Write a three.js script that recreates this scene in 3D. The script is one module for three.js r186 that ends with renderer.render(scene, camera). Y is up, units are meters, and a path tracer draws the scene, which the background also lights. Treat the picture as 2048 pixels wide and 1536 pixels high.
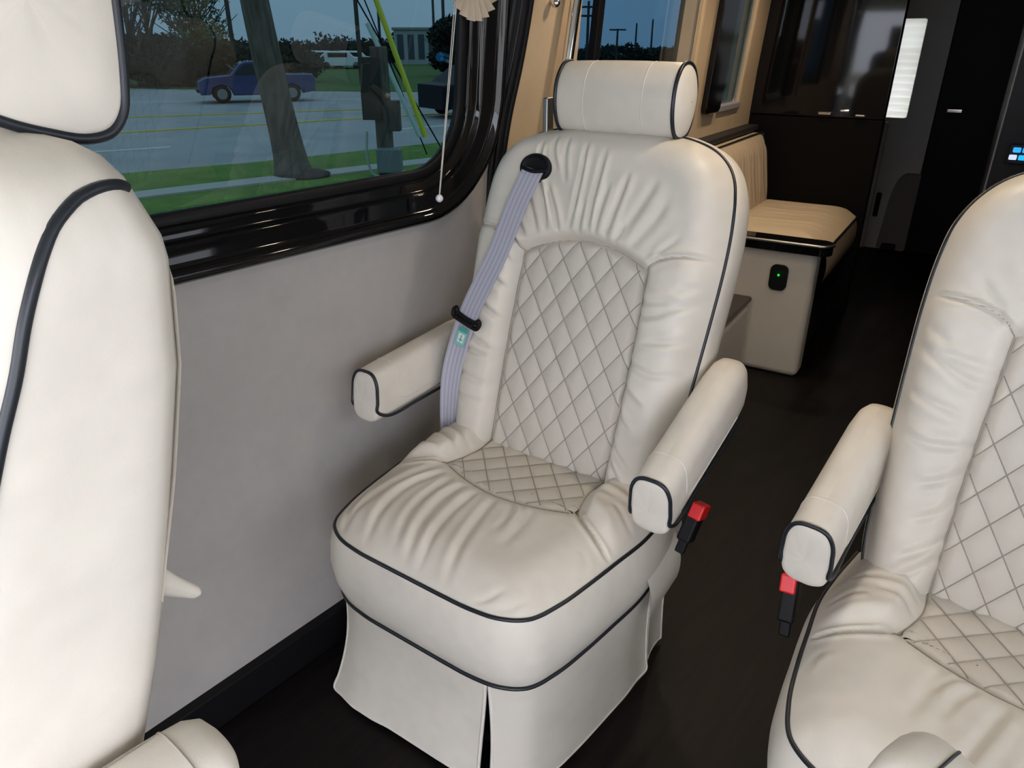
import * as THREE from 'three';
import { mergeGeometries, mergeVertices, toCreasedNormals } from 'three/addons/utils/BufferGeometryUtils.js';
import { RoundedBoxGeometry } from 'three/addons/geometries/RoundedBoxGeometry.js';

// ------------------------------------------------------------------ camera, sky, sun, exposure
const scene = new THREE.Scene();
const V = (x, y, z) => new THREE.Vector3(x, y, z);
const R = (d) => d * Math.PI / 180;
const camera = new THREE.PerspectiveCamera(55.816, 2048 / 1536, 0.03, 400);
camera.position.set(0, 1.45, 0);
camera.rotation.order = 'YXZ';
camera.rotation.set(R(-25.222), R(39.066), 0);
scene.add(camera);

const renderer = new THREE.WebGLRenderer({ antialias: true });
renderer.toneMapping = THREE.LinearToneMapping;
renderer.toneMappingExposure = 1.0;
renderer.shadowMap.enabled = true;
renderer.shadowMap.type = THREE.PCFSoftShadowMap;

// overcast evening sky: brighter towards the zenith, a little bluer above the horizon
const SKY = 12.2, LAMP = 1.5;
{
  const w = 64, h = 128, d = new Float32Array(w * h * 4);
  for (let j = 0; j < h; j++) {
    const el = Math.max(0, Math.sin((j / (h - 1) - 0.5) * Math.PI));
    const L = 0.5 + 0.5 * el;
    for (let i = 0; i < w; i++) {
      const k = (j * w + i) * 4;
      d[k] = SKY * L * (0.91 + 0.08 * el); d[k + 1] = SKY * L * (0.955 + 0.02 * el); d[k + 2] = SKY * L * (1.10 - 0.08 * el); d[k + 3] = 1;
    }
  }
  const t = new THREE.DataTexture(d, w, h, THREE.RGBAFormat, THREE.FloatType);
  t.mapping = THREE.EquirectangularReflectionMapping; t.magFilter = THREE.LinearFilter; t.minFilter = THREE.LinearFilter; t.needsUpdate = true;
  scene.background = t; scene.environment = t;
}
// ------------------------------------------------------------------ helpers
let seed = 7;
const rnd = () => { seed = (seed * 1664525 + 1013904223) >>> 0; return seed / 4294967296; };
const rr = (a, b) => a + (b - a) * rnd();
const clamp = (x, a = 0, b = 1) => Math.min(b, Math.max(a, x));
const smooth = (a, b, x) => { const t = clamp((x - a) / (b - a)); return t * t * (3 - 2 * t); };
const hash = (x, y) => { const s = Math.sin(x * 127.1 + y * 311.7) * 43758.5453; return s - Math.floor(s); };
function vnoise(x, y, px = 1e9, py = 1e9) {
  const i = Math.floor(x), j = Math.floor(y), f = x - i, g = y - j, u = f * f * (3 - 2 * f), v = g * g * (3 - 2 * g);
  const H = (a, b) => hash(((a % px) + px) % px, ((b % py) + py) % py);
  return (H(i, j) * (1 - u) + H(i + 1, j) * u) * (1 - v) + (H(i, j + 1) * (1 - u) + H(i + 1, j + 1) * u) * v;
}
function dataTex(w, h, fn, srgb, rx = 1, ry = 1) {
  const d = new Uint8Array(w * h * 4);
  for (let j = 0; j < h; j++) for (let i = 0; i < w; i++) {
    const c = fn(i / w, j / h), k = (j * w + i) * 4;
    d[k] = clamp(c[0]) * 255; d[k + 1] = clamp(c[1]) * 255; d[k + 2] = clamp(c[2]) * 255; d[k + 3] = 255;
  }
  const t = new THREE.DataTexture(d, w, h);
  t.magFilter = THREE.LinearFilter; t.minFilter = THREE.LinearMipmapLinearFilter; t.generateMipmaps = true;
  t.wrapS = t.wrapT = THREE.RepeatWrapping; t.repeat.set(rx, ry);
  if (srgb) t.colorSpace = THREE.SRGBColorSpace;
  t.needsUpdate = true; return t;
}
const used = new Set();
function numbered(n) { if (!used.has(n)) { used.add(n); return n; } let k = 1; while (used.has(n + '_' + String(k).padStart(3, '0'))) k++; const m = n + '_' + String(k).padStart(3, '0'); used.add(m); return m; }
function thing(name, label, category, pos = [0, 0, 0], turn = 0, group) {
  const o = new THREE.Group(); o.name = numbered(name); scene.add(o); o.position.set(...pos); o.rotation.y = turn;
  o.userData = { label, category }; if (group) o.userData.group = group; return o;
}
function part(name, g, m, parent, label) {
  const o = new THREE.Mesh(Array.isArray(g) ? (g.length === 1 ? g[0] : mg(g)) : g, m); o.name = name; o.castShadow = o.receiveShadow = true; parent.add(o);
  if (label) o.userData.label = label; return o;
}
function single(name, g, m, label, category, group) {
  const o = part(numbered(name), g, m, scene); o.userData = { label, category }; if (group) o.userData.group = group; return o;
}
function struct(name, g, m, label) {
  const o = part(numbered(name), g, m, scene); o.userData = { kind: 'structure' }; if (label) o.userData.label = label; return o;
}
function structGroup(name, label, pos = [0, 0, 0], turn = 0) {
  const o = new THREE.Group(); o.name = numbered(name); scene.add(o); o.position.set(...pos); o.rotation.y = turn; o.userData = { kind: 'structure' }; if (label) o.userData.label = label; return o;
}
function mg(list) {
  const a = list.map((g) => { const q = g.index ? g.toNonIndexed() : g.clone(); for (const k of Object.keys(q.attributes)) if (!['position', 'normal', 'uv'].includes(k)) q.deleteAttribute(k);
    if (!q.attributes.uv) q.setAttribute('uv', new THREE.BufferAttribute(new Float32Array(q.attributes.position.count * 2), 2)); return q; });
  return mergeGeometries(a);
}
function box(w, h, d, x = 0, y = 0, z = 0, r = 0, seg = 2) {
  const g = r > 0 ? new RoundedBoxGeometry(w, h, d, seg, r) : new THREE.BoxGeometry(w, h, d); g.translate(x, y, z); return boxUV(g);
}
function boxUV(g) {                       // uv in metres, by the dominant normal axis
  const p = g.attributes.position, n = g.attributes.normal, uv = new Float32Array(p.count * 2);
  for (let i = 0; i < p.count; i++) {
    const a = Math.abs(n.getX(i)), b = Math.abs(n.getY(i)), c = Math.abs(n.getZ(i));
    if (b >= a && b >= c) { uv[2 * i] = p.getX(i); uv[2 * i + 1] = p.getZ(i); } else if (a >= c) { uv[2 * i] = p.getZ(i); uv[2 * i + 1] = p.getY(i); } else { uv[2 * i] = p.getX(i); uv[2 * i + 1] = p.getY(i); }
  }
  g.setAttribute('uv', new THREE.BufferAttribute(uv, 2)); return g;
}
function cyl(r0, r1, h, x, y, z, seg = 16) { const g = new THREE.CylinderGeometry(r0, r1, h, seg); g.translate(x, y, z); return g; }
function rod(a, b, r0, r1 = r0, seg = 10) {
  const d = b.clone().sub(a), g = new THREE.CylinderGeometry(r1, r0, d.length(), seg); g.translate(0, d.length() / 2, 0);
  g.applyQuaternion(new THREE.Quaternion().setFromUnitVectors(V(0, 1, 0), d.clone().normalize())); g.translate(a.x, a.y, a.z); return g;
}
function tube(pts, r, closed = false, n, rs = 8, tension = 0.5) {
  const P = pts.map((p) => Array.isArray(p) ? V(...p) : p);
  const c = new THREE.CatmullRomCurve3(P, closed, 'catmullrom', tension);
  const g = new THREE.TubeGeometry(c, n || P.length * 4, r, rs, closed);
  if (closed) return g;
  const a = P[0], b = P[P.length - 1], caps = [a, b].map((q) => { const s = new THREE.SphereGeometry(r, rs, 5); s.translate(q.x, q.y, q.z); return s; });
  return mg([g, ...caps]);
}
// a grid of points P(i, j) as an indexed mesh
function grid(nu, nv, fn, uvfn, flip) {
  const pos = [], uv = [], idx = [];
  for (let j = 0; j <= nv; j++) for (let i = 0; i <= nu; i++) {
    const p = fn(i / nu, j / nv); pos.push(p.x, p.y, p.z); const q = uvfn ? uvfn(i / nu, j / nv, p) : [i / nu, j / nv]; uv.push(q[0], q[1]);
  }
  for (let j = 0; j < nv; j++) for (let i = 0; i < nu; i++) {
    const a = j * (nu + 1) + i, b = a + 1, c = a + nu + 1, d = c + 1;
    if (flip) idx.push(a, c, b, b, c, d); else idx.push(a, b, c, b, d, c);
  }
  const g = new THREE.BufferGeometry(); g.setAttribute('position', new THREE.Float32BufferAttribute(pos, 3)); g.setAttribute('uv', new THREE.Float32BufferAttribute(uv, 2)); g.setIndex(idx); g.computeVertexNormals(); return g;
}
// skin over rings of points (all rings the same length); closed rings wrap round; ends may be capped
function loft(rings, closed = true, caps = true, flip = false) {
  const n = rings[0].length, R0 = closed ? rings.map((r) => [...r, r[0]]) : rings, m = R0[0].length - 1, k = rings.length - 1;
  const len = [0]; for (let j = 1; j <= k; j++) len.push(len[j - 1] + rings[j][0].distanceTo(rings[j - 1][0]));
  const arc = [0]; const mid = R0[Math.floor(k / 2)]; for (let i = 1; i <= m; i++) arc.push(arc[i - 1] + mid[i].distanceTo(mid[i - 1]));
  const g0 = grid(m, k, (s, t) => R0[Math.round(t * k)][Math.round(s * m)], (s, t) => [arc[Math.round(s * m)], len[Math.round(t * k)]], flip);
  if (closed) {   // average the seam normals
    const N = g0.attributes.normal; for (let j = 0; j <= k; j++) { const a = j * (m + 1), b = a + m; const v = V(N.getX(a) + N.getX(b), N.getY(a) + N.getY(b), N.getZ(a) + N.getZ(b)).normalize(); N.setXYZ(a, v.x, v.y, v.z); N.setXYZ(b, v.x, v.y, v.z); }
  }
  const out = [g0];
  if (caps) for (const [r, f] of [[rings[0], true], [rings[k], false]]) {
    const c = r.reduce((s, p) => s.add(p), V(0, 0, 0)).multiplyScalar(1 / n), pos = [], uv = [];
    for (let i = 0; i < n; i++) { const a = r[i], b = r[(i + 1) % n]; const q = (f !== flip) ? [c, b, a] : [c, a, b]; for (const p of q) { pos.push(p.x, p.y, p.z); uv.push(p.x, p.y); } }
    const g = new THREE.BufferGeometry(); g.setAttribute('position', new THREE.Float32BufferAttribute(pos, 3)); g.setAttribute('uv', new THREE.Float32BufferAttribute(uv, 2)); g.computeVertexNormals(); out.push(g);
  }
  return mg(out);
}
function curve2(pts, n) { const c = new THREE.CatmullRomCurve3(pts.map((p) => V(p[0], p[1], 0)), false, 'centripetal'); return c.getSpacedPoints(n).map((p) => [p.x, p.y]); }
function segDist(px, py, a, b) {
  const dx = b[0] - a[0], dy = b[1] - a[1], t = clamp(((px - a[0]) * dx + (py - a[1]) * dy) / (dx * dx + dy * dy || 1e-9));
  const ex = px - a[0] - t * dx, ey = py - a[1] - t * dy; return [Math.hypot(ex, ey), t, (dx * ey - dy * ex)];
}
function polyDist(px, py, P, closed) { let m = 1e9; for (let i = 0; i < P.length - (closed ? 0 : 1); i++) { const d = segDist(px, py, P[i], P[(i + 1) % P.length])[0]; if (d < m) m = d; } return m; }
function inside(px, py, P) { let c = false; for (let i = 0, j = P.length - 1; i < P.length; j = i++) if ((P[i][1] > py) !== (P[j][1] > py) && px < (P[j][0] - P[i][0]) * (py - P[i][1]) / (P[j][1] - P[i][1]) + P[i][0]) c = !c; return c; }
const sdf = (px, py, P) => (inside(px, py, P) ? -1 : 1) * polyDist(px, py, P, true);
// folds pressed into leather: a valley with a soft ridge beside it, fading out at both ends
function folds(strokes) {
  const S = strokes.map(([pts, depth, w0, ridge = 0.7]) => { const w = w0 * 0.8; const c = curve2(pts, 7); let x0 = 9, x1 = -9, y0 = 9, y1 = -9; for (const p of c) { x0 = Math.min(x0, p[0]); x1 = Math.max(x1, p[0]); y0 = Math.min(y0, p[1]); y1 = Math.max(y1, p[1]); } return { c, depth, w, ridge, b: [x0 - 5 * w, x1 + 5 * w, y0 - 5 * w, y1 + 5 * w] }; });
  return (u, v) => {
    let h = 0;
    for (const s of S) {
      if (u < s.b[0] || u > s.b[1] || v < s.b[2] || v > s.b[3]) continue;
      let best = 1e9, T = 0, side = 1;
      for (let i = 0; i < s.c.length - 1; i++) { const [d, t, sg] = segDist(u, v, s.c[i], s.c[i + 1]); if (d < best) { best = d; T = (i + t) / (s.c.length - 1); side = Math.sign(sg); } }
      const fade = smooth(0, 0.22, T) * smooth(0, 0.3, 1 - T) ** 0.8, x = side * best / s.w;
      h += s.depth * fade * (-Math.exp(-x * x) + s.ridge * Math.exp(-((x - 1.9) ** 2) / 2.2) + 0.35 * Math.exp(-((x + 2.1) ** 2) / 2.5));
    }
    return h;
  };
}
const placeLoc = (o, p) => { const c = o.clone(); return c; };

// ------------------------------------------------------------------ materials
const std = (c, rough, extra = {}) => new THREE.MeshStandardMaterial({ color: new THREE.Color().setRGB(...c), roughness: rough, ...extra });
const phy = (c, rough, extra = {}) => new THREE.MeshPhysicalMaterial({ color: new THREE.Color().setRGB(...c), roughness: rough, ...extra });
const grainBump = dataTex(256, 256, (x, y) => {
  let m = 1, m2 = 1; const X = x * 40, Y = y * 40;
  for (let i = -1; i <= 1; i++) for (let j = -1; j <= 1; j++) { const a = Math.floor(X) + i, b = Math.floor(Y) + j, aa = (a + 40) % 40, bb = (b + 40) % 40; const d = Math.hypot(X - a - hash(aa, bb), Y - b - hash(bb + 50, aa)); if (d < m) { m2 = m; m = d; } else if (d < m2) m2 = d; }
  const v = clamp((m2 - m) * 2.2); return [v, v, v];
}, false, 12, 12);
const leatherMap = (r, g, b, a) => dataTex(256, 256, (x, y) => { const n = 1 + a * (vnoise(x * 6, y * 6, 6, 6) + 0.6 * vnoise(x * 22, y * 22, 22, 22) - 0.8); return [r * n, g * n, b * n]; }, true, 2.2, 2.2);
const M = {
  leather: phy([1, 1, 1], 0.42, { map: leatherMap(0.84, 0.815, 0.77, 0.04), bumpMap: grainBump, bumpScale: 0.00005, specularIntensity: 0.6 }),
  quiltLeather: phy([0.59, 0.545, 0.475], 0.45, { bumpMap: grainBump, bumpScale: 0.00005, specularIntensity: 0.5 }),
  tanLeather: phy([0.55, 0.44, 0.31], 0.5, { bumpMap: grainBump, bumpScale: 0.00005, specularIntensity: 0.5 }),
  pipe: phy([0.007, 0.011, 0.017], 0.38),
  thread: std([0.35, 0.32, 0.28], 0.8),
  paleThread: std([0.70, 0.66, 0.60], 0.7),
  cabinet: std([0.60, 0.555, 0.48], 0.6),
  wall: std([1, 1, 1], 0.62, { map: leatherMap(0.645, 0.63, 0.615, 0.03), bumpMap: grainBump, bumpScale: 0.00005 }),
  shell: std([0.60, 0.57, 0.52], 0.7),
  headliner: std([0.55, 0.52, 0.48], 0.9),
  cream: std([1, 1, 1], 0.6, { map: leatherMap(0.79, 0.70, 0.575, 0.04) }),
  gloss: phy([0.004, 0.004, 0.005], 0.05, { specularIntensity: 0.75 }),
  rubber: phy([0.008, 0.008, 0.009], 0.42, { specularIntensity: 0.35 }),
  black: phy([0.006, 0.006, 0.007], 0.5, { specularIntensity: 0.3 }),
  dark: std([0.02, 0.019, 0.018], 0.6),
  chrome: std([0.85, 0.85, 0.86], 0.08, { metalness: 1 }),
  steel: std([0.35, 0.34, 0.33], 0.35, { metalness: 1 }),
  plastic: phy([0.008, 0.008, 0.009], 0.45, { specularIntensity: 0.3 }),
  red: phy([0.75, 0.015, 0.02], 0.35),
  webbing: std([1, 1, 1], 0.75, { map: dataTex(64, 64, (x, y) => { const s = 0.92 + 0.06 * Math.sin(x * Math.PI * 10) + 0.04 * Math.sin((x + y) * Math.PI * 32); return [0.75 * s, 0.75 * s, 0.81 * s]; }, true) }),
  glass: phy([1, 1, 1], 0.0, { transmission: 1, thickness: 0, ior: 1.45 }),
  tint: phy([0.020, 0.036, 0.0425], 0.0, { transmission: 1, thickness: 0, ior: 1.45 }),
  tintBlue: phy([0.0105, 0.025, 0.037], 0.0, { transmission: 1, thickness: 0, ior: 1.45 }),
};
const floorTex = dataTex(1024, 1024, (x, y) => {
  const pl = Math.floor(x * 8), off = hash(pl, 3) * 4, tone = 0.72 + 0.5 * hash(pl, Math.floor(y * 2 + off) % 7);
  const g = vnoise(x * 120, y * 9 + pl * 7, 120, 1e9) * 0.55 + vnoise(x * 300, y * 20, 300, 20) * 0.3 + vnoise(x * 26 + 3 * vnoise(x * 8, y * 5, 8, 5), y * 4, 1e9, 1e9) * 0.5;
  const e = 0.85 + 0.15 * smooth(0, 0.02, Math.min((x * 8) % 1, 1 - (x * 8) % 1));
  const k = (0.30 + 1.05 * g) * tone * e; return [0.066 * k, 0.054 * k, 0.051 * k];
}, true, 1 / 1.2, 1 / 1.2);
M.floor = phy([1, 1, 1], 0.5, { map: floorTex, specularIntensity: 0.35 });

// ------------------------------------------------------------------ the van's shell
const PSI = R(7), REAR = [-1.42, 0, -1.66];               // the rear section's left wall, bench and partition share this frame
{
  const f = box(3.4, 0.06, 8.6, -0.2, -0.03, -2.6); struct('floor', f, M.floor, 'dark brown wood-look vinyl floor');
  struct('ceiling', box(3.4, 0.06, 8.6, -0.2, 2.0, -2.6), M.headliner);
}
// wall section of the first side window: beige panel below, leaning in above the belt line
const lean = (y) => 0.10 * Math.max(0, y - 1.1);
const WX = (y) => {                                        // inner face of the beige panel
  const pts = [[0, -1.30], [0.1, -1.305], [0.35, -1.37], [0.6, -1.41], [0.85, -1.425], [1.12, -1.43], [2.0, -1.35]];
  for (let i = 0; i < pts.length - 1; i++) if (y <= pts[i + 1][0]) { const t = (y - pts[i][0]) / (pts[i + 1][0] - pts[i][0]); return pts[i][1] + t * (pts[i + 1][1] - pts[i][1]); }
  return -1.35;
};
{
  const ys = []; for (let y = 0; y <= 1.101; y += 0.05) ys.push(y);
  const zz = [0.9, 0.4, 0, -0.4, -0.8, -1.2, -1.35, -1.38, -1.41, -1.44, -1.47, -1.5, -1.53, -1.56, -1.59, -1.62, -1.65, -1.66];
  const inner = grid(zz.length - 1, ys.length - 1, (s, t) => { const z = zz[Math.round(s * (zz.length - 1))], y = t * (z > -1.38 ? 1.022 : 1.305 - Math.sqrt(Math.max(0, 0.283 ** 2 - (z + 1.38) ** 2))); return V(WX(y), y, z); }, (s, t, p) => [p.z, p.y]);
  const outer = box(0.04, 1.1, 2.56, -1.50, 0.55, -0.38);
  struct('wall_left', [inner, outer, box(0.03, 0.5, 2.56, -1.42, 1.98, -0.38)], M.wall, 'smooth beige vinyl side wall panel below the black window frame');
  struct('baseboard_left', [box(0.03, 0.10, 2.56, -1.295, 0.05, -0.38, 0.004)], M.black, 'black baseboard along the beige side wall');
}
// rounded window outline in (z, y), swept outwards into the black moulding
function roundRect(z0, z1, y0, y1, r, n = 10) {
  const c = [[z1 + r, y0 + r, -90, -180], [z1 + r, y1 - r, 180, 90], [z0 - r, y1 - r, 90, 0], [z0 - r, y0 + r, 0, -90]], o = [];
  for (const [cz, cy, a, b] of c) for (let i = 0; i <= n; i++) { const t = R(a + (b - a) * i / n); o.push([cz + r * Math.cos(t), cy + r * Math.sin(t), Math.cos(t), Math.sin(t)]); }
  return o;
}
{
  const out = roundRect(-0.26, -1.55, 1.135, 1.78, 0.17, 12);
  const ring = (off, x) => out.map(([z, y, nz, ny]) => { const Y = y + ny * off; return V(x + lean(Y), Y, z + nz * off); });
  const mk = (prof, m, name, label) => part(name, loft(prof.map(([o, x]) => ring(o, x)), true, false), m, W1, label);
  const W1 = structGroup('window_1', 'tinted side window in a glossy black moulded frame');
  part('window_glass', [(() => { const sh = new THREE.Shape(out.map(([z, y, nz, ny]) => new THREE.Vector2(z + nz * 0.01, y + ny * 0.01))); const g = new THREE.ShapeGeometry(sh, 4); const p = g.attributes.position; for (let i = 0; i < p.count; i++) p.setXYZ(i, -1.478 + lean(p.getY(i)), p.getY(i), p.getX(i)); g.computeVertexNormals(); return g; })()], M.tint, W1, 'dark green-tinted pane');
  mk([[0.012, -1.484], [-0.004, -1.482], [-0.006, -1.470], [0.0, -1.462], [0.018, -1.458], [0.022, -1.464]], M.rubber, 'gasket', 'matte black rubber gasket');
  mk([[0.018, -1.470], [0.021, -1.455], [0.026, -1.450], [0.044, -1.447], [0.049, -1.442], [0.051, -1.432], [0.056, -1.427], [0.088, -1.421], [0.096, -1.414], [0.102, -1.403], [0.110, -1.399], [0.120, -1.402], [0.128, -1.412], [0.132, -1.45]], M.gloss, 'window_frame', 'glossy black moulded window surround');
}
// weather seal between the window section and the pillar
{
  const a = [[-1.372, 1.78, -1.80], [-1.388, 1.55, -1.765], [-1.395, 1.40, -1.73], [-1.408, 1.25, -1.692], [-1.416, 1.10, -1.665], [-1.42, 0.92, -1.645], [-1.41, 0.6, -1.635], [-1.37, 0.3, -1.63], [-1.31, 0.02, -1.63]];
  const T = structGroup('trim_1', 'black ribbed rubber door seal curving down beside the window frame');
  part('seal_bead', tube(a, 0.012, false, 60), M.rubber, T); part('seal_bead', tube(a.map(([x, y, z]) => [x + 0.004, y, z - 0.021]), 0.010, false, 60), M.rubber, T);
  part('seal_flange', tube(a.map(([x, y, z]) => [x - 0.022, y, z - 0.006]), 0.028, false, 60), M.rubber, T);
}
// rear part of the left wall: cream panelling with two window openings, leaning in
const rearLean = (y) => 0.075 * Math.max(-0.3, y - 1.1);
{
  const G = structGroup('wall_left', 'cream padded rear side wall and window pillars above the bench', REAR, PSI);
  const sh = new THREE.Shape([[0.03, 0], [-4.42, 0], [-4.42, 2], [-0.21, 2], [-0.16, 1.78], [-0.115, 1.55], [-0.08, 1.40], [-0.045, 1.25], [-0.015, 1.10], [0.005, 0.92], [0.02, 0.6]].map((p) => new THREE.Vector2(...p)));
  const hole = (z0, z1, y0, y1, r) => sh.holes.push(new THREE.Path(roundRect(z0, z1, y0, y1, r, 6).map((p) => new THREE.Vector2(p[0], p[1]))));
  hole(-0.45, -1.53, 1.16, 1.80, 0.04); hole(-2.0, -2.37, 1.16, 1.80, 0.03);
  const e = new THREE.ExtrudeGeometry(sh, { depth: 0.07, bevelEnabled: true, bevelSize: 0.008, bevelThickness: 0.008, bevelSegments: 2, steps: 1 });
  const p = e.attributes.position; for (let i = 0; i < p.count; i++) { const z = p.getX(i), y = p.getY(i), d = p.getZ(i); p.setXYZ(i, d - 0.07 + rearLean(y), y, z); }
  e.computeVertexNormals(); part('panel', boxUV(e), M.cream, G);
  const pane = (z0, z1) => { const g = grid(1, 1, (s, t) => V(-0.06 + rearLean(1.12 + 0.7 * t), 1.12 + 0.7 * t, z0 + (z1 - z0) * s)); return g; };
  const lb = (w, h, d, x, y, z, r) => { const g = box(w, h, d, x, y, z, r); const q = g.attributes.position; for (let i = 0; i < q.count; i++) q.setX(i, q.getX(i) + rearLean(q.getY(i))); return g; };
  const w2 = structGroup('window_2', 'rear side window above the headrest with a black divider bar', REAR, PSI);
  part('window_glass', pane(-0.42, -1.56), M.tintBlue, w2); part('divider_bar', lb(0.03, 0.68, 0.042, -0.035, 1.48, -0.655, 0.006), M.black, w2);
  const w3 = structGroup('window_3', 'narrow rear side window beside the dark partition', REAR, PSI);
  part('window_glass', (() => { const q = pane(-1.98, -2.40); q.translate(0.045, 0, 0); return q; })(), M.tintBlue, w3); part('window_sill', lb(0.05, 0.035, 0.36, 0.0, 1.145, -2.21, 0.008), std([0.30, 0.29, 0.30], 0.5), w3);
  part('window_frame', [lb(0.03, 0.72, 0.04, 0.004, 1.48, -2.385, 0.012), lb(0.04, 0.72, 0.035, 0.005, 1.48, -1.56, 0.01)], M.cream, w3);
  struct('wall_left', box(0.06, 2, 0.4, -1.49, 1, -1.5 - 0.36), M.shell);
}
// the rest of the shell: right wall with the open sliding door, cab with windscreen, rear wall
struct('wall_right', [box(0.06, 2, 4.9, 0.82, 1, -4.4), box(0.06, 0.2, 3.7, 0.82, 1.9, -0.2), box(0.06, 0.95, 1.75, 0.82, 0.475, -1.08), box(0.06, 2, 0.14, 0.82, 1, -0.25), box(0.06, 0.95, 0.5, 0.82, 0.475, 0.05)], M.shell);
struct('window_6', grid(1, 1, (s, t) => V(0.82, 0.95 + 0.85 * t, -0.3 - 1.65 * s)), phy([0.36, 0.37, 0.37], 0, { transmission: 1, thickness: 0 }), 'lightly tinted window of the closed sliding door');
struct('wall_front', [box(2.4, 0.85, 0.08, -0.35, 0.42, 1.62), box(2.4, 0.22, 0.08, -0.35, 1.89, 1.62), box(0.1, 2, 0.1, -1.46, 1, 1.6), box(0.1, 2, 0.1, 0.79, 1, 1.6)], M.shell);
struct('wall_left', [box(0.05, 0.95, 0.9, -1.5, 0.47, 1.2), box(0.05, 0.22, 0.95, -1.46, 1.89, 1.15), box(0.06, 2, 0.1, -1.48, 1, -0.02 + 0.75)], M.shell);
struct('window_4', grid(1, 1, (s, t) => V(-1.45 + 2.2 * s, 0.85 + 0.95 * t, 1.62)), M.glass, 'clear windscreen');
struct('window_5', grid(1, 1, (s, t) => V(-1.49, 0.95 + 0.85 * t, 0.78 + 0.8 * s)), M.glass, 'clear driver door window');
{ const G = structGroup('wall_rear', 'rear wall beside the door leaves', REAR, PSI); part('panel', box(0.56, 2, 0.06, 0.155, 1, -4.44), M.shell, G); part('panel', box(1.2, 2, 0.06, 2.46, 1, -4.44), M.shell, G); }

// ------------------------------------------------------------------ captain's chairs
const TH = R(18);
// local frame of the backrest: u across, v up along the back, n out of its face
const B = (u, v, n) => V(u, 0.5 + v * Math.cos(TH) + n * Math.sin(TH), -0.235 - v * Math.sin(TH) + n * Math.cos(TH));
const backRight = curve2([[0.285, -0.05], [0.303, 0.05], [0.312, 0.2], [0.322, 0.4], [0.326, 0.53], [0.323, 0.62], [0.313, 0.685], [0.290, 0.737], [0.252, 0.775], [0.192, 0.799], [0.10, 0.812]], 90);
const backOutline = [...backRight, ...backRight.map(([u, v]) => [-u, v]).reverse()];
const PW = (v) => 0.168 + 0.004 * Math.sin(clamp(v / 0.5) * Math.PI);
const pTop = (s) => 0.497 + 0.047 * (1 - s * s);
const backPanelPoly = (() => { const o = []; for (let i = 0; i <= 12; i++) { const v = -0.06 + (0.497 + 0.06) * i / 12; o.push([PW(v), v]); } for (let i = 1; i < 24; i++) { const s = 1 - 2 * i / 24; o.push([s * PW(0.5), pTop(s)]); } for (let i = 12; i >= 0; i--) { const v = -0.06 + (0.497 + 0.06) * i / 12; o.push([-PW(v), v]); } return o; })();
const wing = [[0.168, 0.497], [0.185, 0.519], [0.212, 0.534], [0.26, 0.544], [0.315, 0.544]];
const mir = (a) => a.map(([x, y]) => [-x, y]);
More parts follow.
